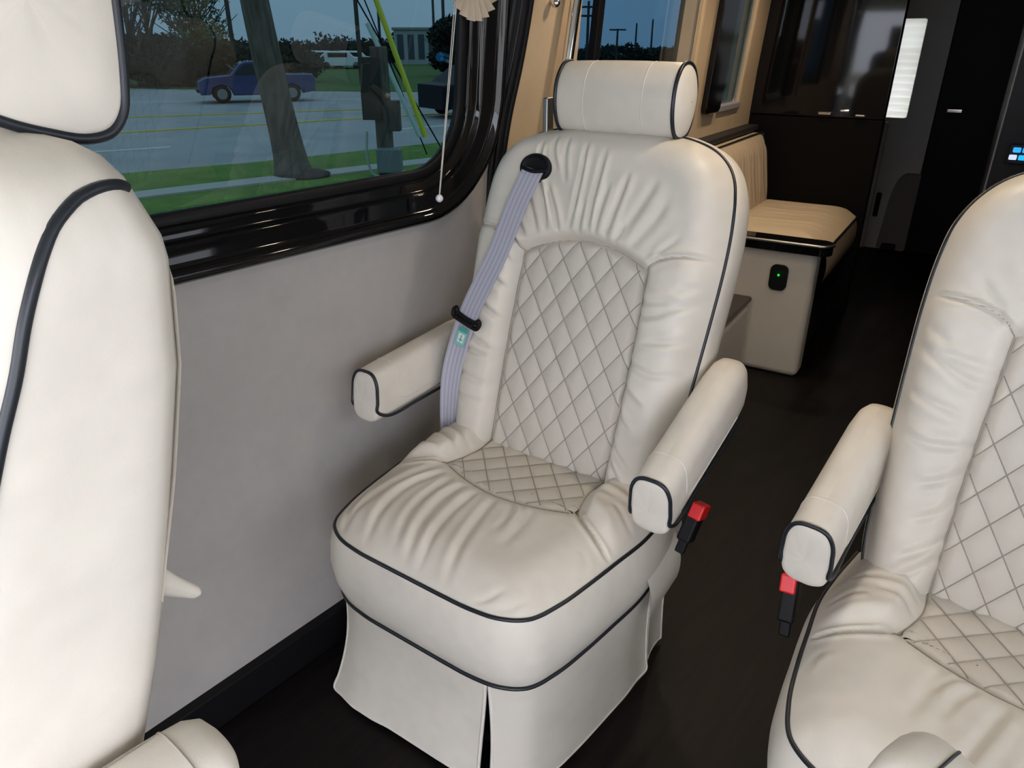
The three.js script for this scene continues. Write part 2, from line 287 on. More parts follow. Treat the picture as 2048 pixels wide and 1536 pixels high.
const backFolds = folds([
  [[[-0.157, 0.765], [-0.153, 0.712], [-0.138, 0.654]], 0.005, 0.006], [[[-0.036, 0.775], [-0.034, 0.690], [-0.038, 0.590], [-0.040, 0.548]], 0.006, 0.006], [[[-0.126, 0.775], [-0.118, 0.731], [-0.098, 0.690]], 0.005, 0.006],
  [[[-0.09, 0.78], [-0.085, 0.72], [-0.07, 0.66]], 0.0035, 0.007], [[[0.018, 0.76], [0.011, 0.670], [0.008, 0.617], [0.013, 0.552]], 0.006, 0.007], [[[-0.196, 0.678], [-0.156, 0.607], [-0.120, 0.534]], 0.005, 0.008], [[[-0.159, 0.688], [-0.126, 0.627], [-0.098, 0.545]], 0.006, 0.007],
  [[[-0.123, 0.664], [-0.084, 0.594], [-0.064, 0.543]], 0.006, 0.007], [[[0.165, 0.706], [0.118, 0.610], [0.082, 0.539]], 0.005, 0.012], [[[0.044, 0.688], [0.030, 0.588], [0.031, 0.551]], 0.005, 0.007], [[[0.088, 0.713], [0.068, 0.615], [0.055, 0.545]], 0.006, 0.008],
  [[[-0.218, 0.627], [-0.184, 0.565], [-0.149, 0.522]], 0.005, 0.008], [[[-0.01, 0.64], [-0.014, 0.58], [-0.012, 0.548]], 0.004, 0.006], [[[0.10, 0.60], [0.09, 0.565], [0.078, 0.54]], 0.004, 0.006],
  [[[0.20, 0.66], [0.16, 0.59], [0.115, 0.533]], 0.004, 0.012], [[[0.187, 0.527], [0.205, 0.548], [0.245, 0.585]], 0.004, 0.008],
  [[[0.315, 0.451], [0.257, 0.425], [0.217, 0.406], [0.161, 0.399]], 0.0045, 0.010], [[[0.312, 0.369], [0.254, 0.352], [0.194, 0.342]], 0.0045, 0.009], [[[0.150, 0.302], [0.201, 0.284], [0.248, 0.277], [0.306, 0.293]], 0.005, 0.009], [[[0.155, 0.430], [0.215, 0.437], [0.284, 0.448]], 0.004, 0.010],
  [[[0.165, 0.250], [0.207, 0.216], [0.245, 0.199]], 0.005, 0.009], [[[0.162, 0.210], [0.190, 0.161], [0.236, 0.129]], 0.005, 0.009], [[[0.305, 0.488], [0.251, 0.462]], 0.003, 0.010], [[[0.16, 0.13], [0.19, 0.09], [0.24, 0.05]], 0.005, 0.009], [[[0.16, 0.09], [0.2, 0.04], [0.24, 0.0]], 0.005, 0.009],
  [[[-0.287, 0.374], [-0.224, 0.339], [-0.171, 0.314]], 0.005, 0.009], [[[-0.308, 0.300], [-0.245, 0.261], [-0.175, 0.230]], 0.005, 0.009], [[[-0.315, 0.245], [-0.254, 0.226], [-0.175, 0.222]], 0.004, 0.009], [[[-0.266, 0.451], [-0.211, 0.413], [-0.170, 0.390]], 0.005, 0.009],
  [[[-0.243, 0.520], [-0.196, 0.475], [-0.170, 0.440]], 0.005, 0.009], [[[-0.30, 0.17], [-0.24, 0.155], [-0.172, 0.15]], 0.004, 0.010], [[[-0.30, 0.11], [-0.24, 0.10], [-0.172, 0.10]], 0.003, 0.010],
]);
const wingSeam = folds([[wing, 0.016, 0.0055, 0.3], [mir(wing), 0.016, 0.0055, 0.3]]);
const wingV = (a) => a < 0.168 ? 0.49 : 0.497 + 0.047 * Math.min(1, (a - 0.168) / 0.09) ** 0.6;
const edgeN = (v) => -0.012 - 0.024 * smooth(0.66, 0.76, v);
function coverBack(u, v) {
  const d = Math.min(polyDist(u, v, backOutline, false)), k = 1 - Math.min(d / 0.085, 1);
  const e0 = edgeN(v), up = 1 - k ** 2.4, wg = smooth(0, 0.03, wingV(Math.abs(u)) - v) * smooth(0, 0.035, d);
  let h = 0.052 * up + 0.012 * smooth(0.1, 0.3, Math.abs(u)) * smooth(0, 0.05, d) + 0.009 * wg * smooth(0.17, 0.22, Math.abs(u));
  const s = sdf(u, v, backPanelPoly);
  if (s < 0.05) { const q = clamp(s / 0.030), f = 0.30 + 0.70 * (1 - (1 - q) ** 2.6); h *= s > 0 ? f : 0.30; if (s < 0) h -= 0.012 * smooth(0, 0.010, -s); }
  return h + e0 * (1 - Math.min(1, d / 0.03)) ** 2 + (s > -0.005 ? (backFolds(u, v) * (Math.abs(u) > 0.165 && v < 0.5 ? 1.35 : 1.1) + wingSeam(u, v)) * smooth(0.002, 0.02, d) : 0);
}
const ql = (u, v, du, dv, u0, v0) => { const a = (u - u0) / du + (v - v0) / dv, b = (u - u0) / du - (v - v0) / dv, g = 1 / Math.hypot(1 / du, 1 / dv); return [Math.abs(a - Math.round(a)) * g, Math.abs(b - Math.round(b)) * g]; };
const quilt = (u, v, P) => { const [a, b] = ql(u, v, ...P); return (1 - Math.exp(-a / 0.009)) * (1 - Math.exp(-b / 0.009)); };
const QB = [0.066, 0.095, -0.052, 0.494], QC = [0.072, 0.080, -0.014, -0.164];
function panelBack(u, v) { const s = -sdf(u, v, backPanelPoly), e = 1 - (1 - clamp(s / 0.02)) ** 2; return 0.0155 + 0.011 * e + 0.0075 * quilt(u, v, QB) * e - 0.5 * Math.max(0, -s); }

// seat cushion: x across, z forward, height over the piping
const cushRight = curve2([[0.318, -0.31], [0.328, -0.2], [0.330, -0.1], [0.318, 0.0], [0.304, 0.1], [0.288, 0.18], [0.262, 0.245], [0.215, 0.276], [0.15, 0.288], [0.07, 0.290]], 90);
const cushOutline = [...cushRight, ...mir(cushRight).reverse()];
const CY = 0.465;
const cushPanelPoly = (() => { const r = curve2([[0.172, -0.33], [0.172, -0.236], [0.165, -0.15], [0.175, -0.095], [0.188, -0.055]], 14), f = curve2([[0.188, -0.055], [0.10, -0.022], [0.0, -0.006], [-0.10, -0.022], [-0.188, -0.055]], 20); return [...r, ...f.slice(1, -1), ...mir(r).reverse()]; })();
const cWing = [[0.186, -0.056], [0.218, -0.022], [0.27, 0.006], [0.322, 0.026]];
const cushFolds = folds([
  [[[-0.145, -0.025], [-0.177, 0.087], [-0.164, 0.188], [-0.127, 0.292]], 0.007, 0.011], [[[-0.118, -0.012], [-0.115, 0.125], [-0.091, 0.198], [-0.057, 0.267]], 0.0065, 0.010], [[[-0.076, -0.010], [-0.079, 0.084], [-0.056, 0.181], [-0.016, 0.284]], 0.008, 0.011], [[[-0.037, -0.006], [-0.030, 0.103], [-0.010, 0.198], [0.020, 0.284]], 0.008, 0.010],
  [[[0.010, -0.006], [0.042, 0.135], [0.065, 0.218], [0.090, 0.285]], 0.008, 0.011], [[[0.105, -0.02], [0.121, 0.070], [0.131, 0.155]], 0.004, 0.013], [[[-0.300, 0.059], [-0.263, 0.176], [-0.195, 0.296]], 0.005, 0.012], [[[-0.175, -0.04], [-0.214, 0.091], [-0.219, 0.197], [-0.215, 0.284]], 0.005, 0.012],
  [[[0.05, -0.005], [0.08, 0.06], [0.09, 0.12]], 0.004, 0.009], [[[0.07, -0.012], [0.1, 0.03], [0.11, 0.07]], 0.004, 0.007],
  [[[-0.315, -0.181], [-0.258, -0.168], [-0.175, -0.135]], 0.007, 0.009], [[[-0.310, -0.138], [-0.268, -0.131], [-0.185, -0.100]], 0.007, 0.009], [[[-0.31, -0.093], [-0.271, -0.080], [-0.205, -0.068]], 0.004, 0.010], [[[-0.304, -0.215], [-0.246, -0.212], [-0.170, -0.195]], 0.006, 0.009],
  [[[0.175, -0.202], [0.228, -0.208], [0.272, -0.192]], 0.006, 0.009], [[[0.170, -0.165], [0.231, -0.160], [0.296, -0.145]], 0.006, 0.009], [[[0.250, -0.099], [0.286, -0.083], [0.315, -0.072]], 0.003, 0.008], [[[0.172, -0.125], [0.21, -0.125], [0.25, -0.12]], 0.004, 0.009],
  [[[0.19, 0.282], [0.22, 0.262], [0.245, 0.22]], 0.0025, 0.008], [[[0.15, 0.285], [0.18, 0.26], [0.20, 0.23]], 0.0025, 0.008], [[[0.27, 0.05], [0.285, 0.08], [0.29, 0.12]], 0.003, 0.008],
]);
const cWingSeam = folds([[cWing, 0.014, 0.0055, 0.3], [mir(cWing), 0.014, 0.0055, 0.3]]);
const cushSlope = (z) => 0.012 * smooth(-0.3, 0.15, z);
function coverCush(x, z) {
  const d = polyDist(x, z, cushOutline, false), k = 1 - Math.min(d / 0.11, 1);
  const ax = Math.abs(x), wz = -0.056 + (ax - 0.186) * 0.6;
  const s = sdf(x, z, cushPanelPoly);
  let h = 0.050 * (1 - k ** 2.2);
  if (s < 0.05) { const q = clamp(s / 0.04), f = 0.72 + 0.28 * (1 - (1 - q) ** 2.2); h *= s > 0 ? f : 0.72; if (s < 0) h -= 0.010 * smooth(0.001, 0.012, -s); }
  h += 0.026 * smooth(0, 0.045, wz - z) * smooth(0.165, 0.215, ax) * smooth(0, 0.06, d) * smooth(0.001, 0.03, s);
  return h + (s > -0.005 ? (cushFolds(x, z) + cWingSeam(x, z)) * smooth(0.002, 0.02, d) * smooth(0.0, 0.012, s) : 0);
}
function panelCush(x, z) { const s = -sdf(x, z, cushPanelPoly), e = 1 - (1 - clamp(s / 0.014)) ** 2; return 0.0355 + 0.0045 * e + 0.0055 * quilt(x, z, QC) * e - 0.5 * Math.max(0, -s); }
const CU = (x, z, h) => V(x, CY + h + cushSlope(z), z);

const rowAt = (curve, t) => { const i = Math.min(curve.length - 1.0001, t * (curve.length - 1)), k = Math.floor(i), f = i - k; return [curve[k][0] + f * (curve[k + 1][0] - curve[k][0]), curve[k][1] + f * (curve[k + 1][1] - curve[k][1])]; };
const clampIn = (x, z) => [x, z];
// offset rings of an outline (open polyline in a plane), used for boxings
function ringOf(outline, off, toW) {
  const n = outline.length;
  return outline.map((p, i) => { const a = outline[Math.max(0, i - 1)], b = outline[Math.min(n - 1, i + 1)], dx = b[0] - a[0], dy = b[1] - a[1], l = Math.hypot(dx, dy) || 1; return toW(p[0] + off * dy / l, p[1] - off * dx / l); });
}
function stitchLines(poly, P, toW, hgt, x0, x1, y0, y1) {
  const out = [], [du, dv, u0, v0] = P;
  for (const sg of [1, -1]) for (let k = -20; k <= 20; k++) {
    let run = []; const flush = () => { if (run.length > 3) out.push(new THREE.TubeGeometry(new THREE.CatmullRomCurve3(run), run.length, 0.00115, 4, false)); run = []; };
    for (let y = y0; y <= y1; y += 0.006) { const x = u0 + (k - sg * (y - v0) / dv) * du; if (x > x0 && x < x1 && sdf(x, y, poly) < -0.002) run.push(toW(x, y, hgt(x, y) + 0.0011)); else flush(); }
    flush();
  }
  return mg(out);
}
const cushRing = (off, y, n = 0) => ringOf(cushOutline, off, (x, z) => V(x, y, z));
const chairGeo = (() => {
  const g = {};
  // backrest cover and its boxing
  g.backCover = grid(170, 200, (s, t) => { const [ur, v] = rowAt(backRight, t), u = ur * (2 * s - 1), vv = v + 0.004 * (1 - (2 * s - 1) ** 2) * t; return B(u, vv, coverBack(u, vv)); }, (s, t, p) => [p.x, p.y]);
  const bring = (off, n) => ringOf(backOutline, off, (u, v) => B(u, v, Math.min(n, 0) * (n < -0.1 ? 1 : 0.8) + (n < -0.1 ? 0 : edgeN(v))));
  g.backBoxing = loft([bring(0, 0.0), bring(0.005, -0.006), bring(0.009, -0.03), bring(0.010, -0.07), bring(0.006, -0.105), bring(-0.004, -0.122), bring(-0.03, -0.128)], false, false, true);
  g.backShell = (() => { const c = bring(-0.03, -0.128), m = c.length / 2; return grid(12, m - 1, (s, t) => { const i = Math.round(t * (m - 1)), a = c[i], b = c[c.length - 1 - i]; return a.clone().lerp(b, s); }, null, true); })();
  g.backPanel = grid(110, 170, (s, t) => { const S = 2 * s - 1, v = -0.045 + t * (pTop(S) + 0.045), u = S * (PW(v) + 0.005); return B(u, v, panelBack(u, v)); }, (s, t, p) => [p.x, p.y]);
  g.backStitch = stitchLines(backPanelPoly, QB, B, panelBack, -0.2, 0.2, -0.03, 0.55);
  g.backPipe = tube(backOutline.filter((_, i) => i % 3 === 0).map(([u, v]) => B(u, v, edgeN(v) + 0.001)), 0.0041, false, 220);
  const bl = backPanelPoly.filter(([u, v]) => v > -0.03), bSide = bl.filter(([u, v]) => u > 0 && v <= 0.4971), bTop = bl.filter(([u, v]) => v > 0.4971), seamB = (P, up) => tube(P.map(([u, v]) => B(u, v, up ? coverBack(u, v) + up : Math.max(coverBack(u * 1.008, v), panelBack(u, v)) + 0.0002)), 0.0011, false, P.length * 5, 5);
  g.backSeams = [seamB(bSide), seamB(mir(bSide)), seamB(bTop), seamB(curve2(wing.slice(0, -1), 14), 0.0016), seamB(mir(curve2(wing.slice(0, -1), 14)), 0.0016)];
  const seamC = (P, up = 0.0004) => tube(P.map(([x, z]) => CU(x, z, coverCush(x * 1.008, z + 0.001) + up)), 0.0011, false, P.length * 5, 5);
  { const side = cushPanelPoly.slice(0, 15).filter(([, z]) => z > -0.25), front = cushPanelPoly.slice(15, cushPanelPoly.length - 15);
    g.cushSeams = [seamC(side), seamC(mir(side)), seamC(front), seamC(curve2(cWing.slice(0, -1), 14), 0.0016), seamC(mir(curve2(cWing.slice(0, -1), 14)), 0.0016)]; }
  // cushion
  g.cushCover = grid(160, 160, (s, t) => { const [xr, z] = rowAt(cushRight, t), x = xr * (2 * s - 1), zz = z + 0.002 * (1 - (2 * s - 1) ** 2) * t; return CU(x, zz, coverCush(x, zz)); }, (s, t, p) => [p.x, p.z], true);
  const cr = (off, y) => ringOf(cushOutline, off, (x, z) => V(x, y + cushSlope(z) * clamp((y - 0.3) / 0.16), z));
  g.cushBoxing = loft([cr(0, CY), cr(0.006, CY - 0.008), cr(0.014, CY - 0.04), cr(0.018, CY - 0.08), cr(0.012, CY - 0.125), cr(0.0, CY - 0.157), cr(-0.008, CY - 0.166), cr(-0.05, CY - 0.168)], false, false, true);
  g.cushPanel = grid(110, 90, (s, t) => { const S = 2 * s - 1; const zt = -0.047 + 0.049 * (1 - S * S), z = -0.31 + t * (zt + 0.31); let w = 0.172; for (let i = 0; i < 13; i++) { const a = cushPanelPoly[i], b = cushPanelPoly[i + 1]; if (z >= a[1] && z <= b[1]) w = a[0] + (b[0] - a[0]) * (z - a[1]) / (b[1] - a[1] || 1); } if (z > -0.055) w = 0.188; const x = S * (w + 0.008); return CU(x, z, panelCush(x, z)); }, (s, t, p) => [p.x, p.z], true);
  g.cushStitch = stitchLines(cushPanelPoly, QC, CU, panelCush, -0.21, 0.21, -0.26, 0.0);
  g.cushPipe = tube(cushOutline.filter((_, i) => i % 3 === 0).map(([x, z]) => CU(x, z, 0.001)), 0.0041, false, 220);
  g.lowPipe = tube(ringOf(cushOutline, 0.0, (x, z) => V(x, CY - 0.163, z)).filter((_, i) => i % 3 === 0), 0.0041, false, 220);
  g.cornerSeam = tube([0.004, 0.012, 0.0155, 0.0105].map((o, k) => { const i = 118, q = ringOf(cushOutline, o, (x, z) => V(x, CY - 0.012 - k * 0.045, z))[i]; return q; }), 0.0009, false, 20, 4);
  // headrest roll
  const prof = (sc, x) => { const o = []; const P = [[0.062, -0.004], [0.056, 0.038], [0.032, 0.070], [0.0, 0.079], [-0.034, 0.068], [-0.058, 0.034], [-0.060, -0.006], [-0.050, -0.045], [-0.028, -0.072], [0.006, -0.079], [0.036, -0.070], [0.055, -0.040]]; const c = new THREE.CatmullRomCurve3(P.map(([z, y]) => V(0, y, z)), true); for (const p of c.getPoints(47).slice(0, 47)) o.push(V(x, p.y * sc, p.z * sc)); return o; };
  const hw = 0.148, xs = [[0.018, 0.02], [0.016, 0.35], [0.012, 0.7], [0.006, 0.9], [0.0, 0.985]];
  const rings = []; for (const [o, s] of xs) rings.push(prof(s, -hw - o)); for (let i = 1; i < 24; i++) { const t = -1 + 2 * i / 24, seam = Math.min(Math.abs(t - 0.5), Math.abs(t + 0.5)); rings.push(prof(1.0 + 0.03 * (1 - t * t) - 0.012 * Math.exp(-((seam / 0.03) ** 2)), t * hw)); } for (const [o, s] of [...xs].reverse()) rings.push(prof(s, hw + o));
  g.head = loft(rings, true, false, true); g.headPipe = [-1, 1].map((k) => tube(prof(0.997, k * (hw + 0.001)), 0.0046, true, 90)); g.headSeam = [-0.5, 0.5].map((k) => tube(prof(1.013, k * hw), 0.0011, true, 90, 5));
  // armrest, front at z = 0, running back along -z; a stitched pad with a piped, slanted front
  const ap = (sc, z, dy = 0) => { const P = [[0.0, 0.0], [0.028, -0.005], [0.043, -0.028], [0.047, -0.065], [0.047, -0.108], [0.040, -0.138], [0.022, -0.15], [0.0, -0.152]]; const full = [...P, ...P.slice(1, -1).map(([x, y]) => [-x, y]).reverse()]; const c = new THREE.CatmullRomCurve3(full.map(([x, y]) => V(x * 0.92, y * 0.88, 0)), true); return c.getPoints(48).slice(0, 48).map((p) => V(p.x * sc, (p.y + 0.072) * sc - 0.072 + dy, z - ((p.y + 0.072) * sc + 0.078) * 0.16 * (z > -0.05 ? 1 : 1 + (z + 0.05) * 2.4))); };
  g.arm = loft([ap(0.01, 0.006), ap(0.25, 0.006), ap(0.5, 0.0055), ap(0.75, 0.0045), ap(0.90, 0.002), ap(0.97, -0.003), ap(1, -0.012), ap(1.01, -0.06), ap(1.02, -0.15), ap(1.04, -0.27), ap(1.05, -0.36), ap(1.0, -0.41), ap(0.86, -0.44), ap(0.6, -0.455), ap(0.03, -0.46)], true, false, false);
  const face = ap(0.975, 0.0);
  const low = (sd) => [[0.047, -0.135, -0.035], [0.045, -0.147, -0.075], [0.043, -0.15, -0.14], [0.044, -0.153, -0.25], [0.044, -0.152, -0.36], [0.034, -0.145, -0.42]].map(([x, y, z]) => [sd * x * 0.92, y * 0.88, z]);
  const fpts = face.filter((p) => p.y > -0.105).sort((a, b) => Math.atan2(a.y + 0.07, a.x) - Math.atan2(b.y + 0.07, b.x));
  const fp = fpts.map((p) => p.clone()).sort((a, b) => { const q = (p) => { let t = Math.atan2(p.x, p.y + 0.09); return t; }; return q(a) - q(b); });
  g.armPipe = tube([...low(-1).reverse(), ...fp.filter((_, i) => i % 2 === 0), ...low(1)], 0.0042, false, 160);
  const bs = ap(1.012, -0.075).filter((p) => p.y > -0.09).sort((a, b) => a.x - b.x);
  g.armSeam = tube([...bs.filter((_, i) => i % 2 === 0)], 0.0012, false, 60, 5);
  g.armSideSeam = [-1, 1].map((k) => tube([[k * 0.0437, -0.079, -0.078], [k * 0.0440, -0.095, -0.10], [k * 0.0442, -0.100, -0.15], [k * 0.0448, -0.102, -0.25], [k * 0.0453, -0.103, -0.36]], 0.0011, false, 40, 5));
  return g;
})();
// a hanging skirt panel along part of the cushion's outline, from the lower piping to a bound hem
function skirtPanel(i0, i1, flare0, flare1, gap0 = 0, gap1 = 0) {
  const sub = cushOutline.slice(i0, i1 + 1), y0 = CY - 0.168, y1 = 0.018, n = sub.length - 1, rows = 14;
  const at = (s, t, th) => { const i = Math.round(s * n), a = cushOutline[Math.max(0, i0 + i - 1)], b = cushOutline[Math.min(cushOutline.length - 1, i0 + i + 1)], dx = b[0] - a[0], dy = b[1] - a[1], l = Math.hypot(dx, dy) || 1;
    const fl = flare0 + (flare1 - flare0) * s, bow = -0.010 * Math.sin(Math.PI * t), edge = 0.010 * (Math.exp(-s * n * 0.35) + Math.exp(-(1 - s) * n * 0.35)) * t; const o = -0.006 + fl * t * t + 0.5 * bow + edge - th;
    const sl = (gap0 * (1 - smooth(0, 0.35, s)) - gap1 * smooth(0.65, 1, s)) * Math.sin(t * 1.75) ** 1.2; return V(sub[i][0] + (o * dy + sl * dx) / l, y0 + (y1 - y0) * t, sub[i][1] - (o * dx - sl * dy) / l); };
  const outF = grid(n, rows, (s, t) => at(s, t, 0), (s, t, p) => [p.x + p.z, p.y]), inF = grid(n, rows, (s, t) => at(s, t, 0.004), null, true);
  const bind = [...Array.from({ length: 9 }, (_, k) => at(0, k / 8, 0.002)), ...Array.from({ length: 9 }, (_, k) => at((k + 1) / 10, 1, 0.002)), ...Array.from({ length: 9 }, (_, k) => at(1, 1 - k / 8, 0.002))];
  return [mg([outF, inF]), tube(bind, 0.0042, false, 120, 6)];
}
function mirrorGeo(g) { const q = g.index ? g.toNonIndexed() : g.clone(); q.scale(-1, 1, 1); for (const k of Object.keys(q.attributes)) { const a = q.attributes[k], s = a.itemSize; for (let i = 0; i < a.count; i += 3) for (let c = 0; c < s; c++) { const t = a.array[(i + 1) * s + c]; a.array[(i + 1) * s + c] = a.array[(i + 2) * s + c]; a.array[(i + 2) * s + c] = t; } } return q; }
function bufferMove(g, { rx = 0, ry = 0, rz = 0, p = [0, 0, 0], s = 1 }) { const q = g.clone(); q.applyMatrix4(new THREE.Matrix4().compose(V(...p), new THREE.Quaternion().setFromEuler(new THREE.Euler(rx, ry, rz, 'YXZ')), V(1, 1, s))); return q; }
const bf = backOutline.length;
function captainChair(label, pos, turn, m, opt) {
  const t = thing('captain_chair', label, 'armchair', pos, turn, 'cream quilted captain chairs'), q = (g) => m < 0 ? mirrorGeo(g) : g, G = chairGeo;
  const cu = part('seat_cushion', q(mg([G.cushCover, G.cushBoxing])), M.leather, t);
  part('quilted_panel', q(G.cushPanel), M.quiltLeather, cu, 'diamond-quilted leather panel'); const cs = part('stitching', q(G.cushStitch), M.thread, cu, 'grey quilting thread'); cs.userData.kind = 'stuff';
  part('piping', q(G.cushPipe), M.pipe, cu, 'dark navy piping'); part('piping', q(G.lowPipe), M.pipe, cu, 'dark navy piping'); part('seam', q(G.cornerSeam), M.thread, cu);
  const bk = part('backrest', q(mg([G.backCover, G.backBoxing, G.backShell])), M.leather, t);
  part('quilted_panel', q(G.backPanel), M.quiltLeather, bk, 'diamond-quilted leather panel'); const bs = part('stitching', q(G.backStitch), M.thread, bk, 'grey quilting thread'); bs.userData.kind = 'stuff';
  part('piping', q(G.backPipe), M.pipe, bk, 'dark navy piping');
  for (const g of G.backSeams) part('seam', q(g), M.thread, bk); for (const g of G.cushSeams) part('seam', q(g), M.thread, cu);
  const hp = { p: [0.008 * m, 1.332, -0.510], rx: R(-4) }, mv = (g) => bufferMove(g, hp);
  const hd = part('headrest', mv(G.head), M.leather, t); for (const g of G.headPipe) part('piping', mv(g), M.pipe, hd, 'dark navy piping'); for (const g of G.headSeam) part('seam', mv(g), M.paleThread, hd);
  part('headrest_bracket', q(box(0.014, 0.09, 0.03, -0.182, 1.285, -0.485, 0.004)), M.steel, t, 'grey metal bracket');
  for (const k of [-1, 1]) part('headrest_post', rod(V(0.06 * k, 1.2, -0.53), V(0.06 * k, 1.28, -0.52), 0.006), M.steel, t);
  for (const [sd, tilt, y] of [[-m, opt.tiltOuter, opt.yOuter], [m, opt.tiltInner, opt.yInner]]) {
    const k = { p: [sd * (sd === -m ? 0.391 : opt.armX), y, 0.02], rx: tilt, s: sd === m ? opt.armL : 1 }, a = part('armrest', bufferMove(G.arm, k), M.leather, t);
    part('piping', bufferMove(G.armPipe, k), M.pipe, a, 'dark navy piping'); part('seam', bufferMove(G.armSeam, k), M.paleThread, a); for (const g of G.armSideSeam) part('seam', bufferMove(g, k), M.paleThread, a);
    part('arm_hinge', rod(V(sd * 0.30, y - 0.08 + 0.3 * Math.tan(tilt), -0.33), V(sd * 0.345, y - 0.08 + 0.3 * Math.tan(tilt), -0.33), 0.018, 0.018, 14), M.leather, t);
  }
  // skirts: right side (with the front corner), front, left side, rear flaps
  const N = cushOutline.length, SL = cushRight.findIndex(([x, z]) => z > 0.1 && x < 0.19);
  for (const [a, b, f0, f1, g0, g1] of [[14, SL, 0.0, 0.014, 0.004, 0.010], [SL + 1, N - SL + 6, 0.014, 0.046, 0.012, 0.0], [N - SL + 7, N - 15, 0.012, 0.0, 0.002, 0.004], [0, 13, -0.006, -0.006, 0, 0.003], [N - 14, N - 1, -0.006, -0.006, 0.003, 0]]) { const [s, h] = skirtPanel(a, b, f0, f1, g0, g1); const sp = part('skirt_panel', q(s), M.leather, t); part('hem', q(h), M.paleThread, sp, 'pale bound edge'); }
  part('pedestal', [box(0.44, 0.03, 0.44, 0, 0.016, -0.02, 0.006), box(0.36, 0.25, 0.36, 0, 0.155, -0.02, 0.01)], M.plastic, t, 'black seat pedestal');
  // belt buckle on the aisle side
  const bk2 = { p: opt.buckle, rx: R(-25), rz: R(-8) }, bu = part('belt_buckle', q(mg([box(0.032, 0.085, 0.044, 0, 0, 0, 0.006), box(0.022, 0.04, 0.014, 0, -0.052, 0.005, 0.004)].map((g) => bufferMove(g, bk2)))), M.plastic, t, 'black seat belt buckle');
  part('release_button', q(bufferMove(box(0.030, 0.036, 0.047, 0.004, 0.034, 0.003, 0.004), bk2)), M.red, bu, 'red release button');
  part('side_cover', q(grid(10, 8, (s, v) => V(0.335 + 0.022 * Math.sin(v * 2.4), 0.40 - 0.16 * v + 0.02 * s, -0.10 - 0.16 * s - 0.02 * v), (s, v, p) => [p.z, p.y])), M.leather, t);
  if (opt.belt) belt(t);
  return t;
}
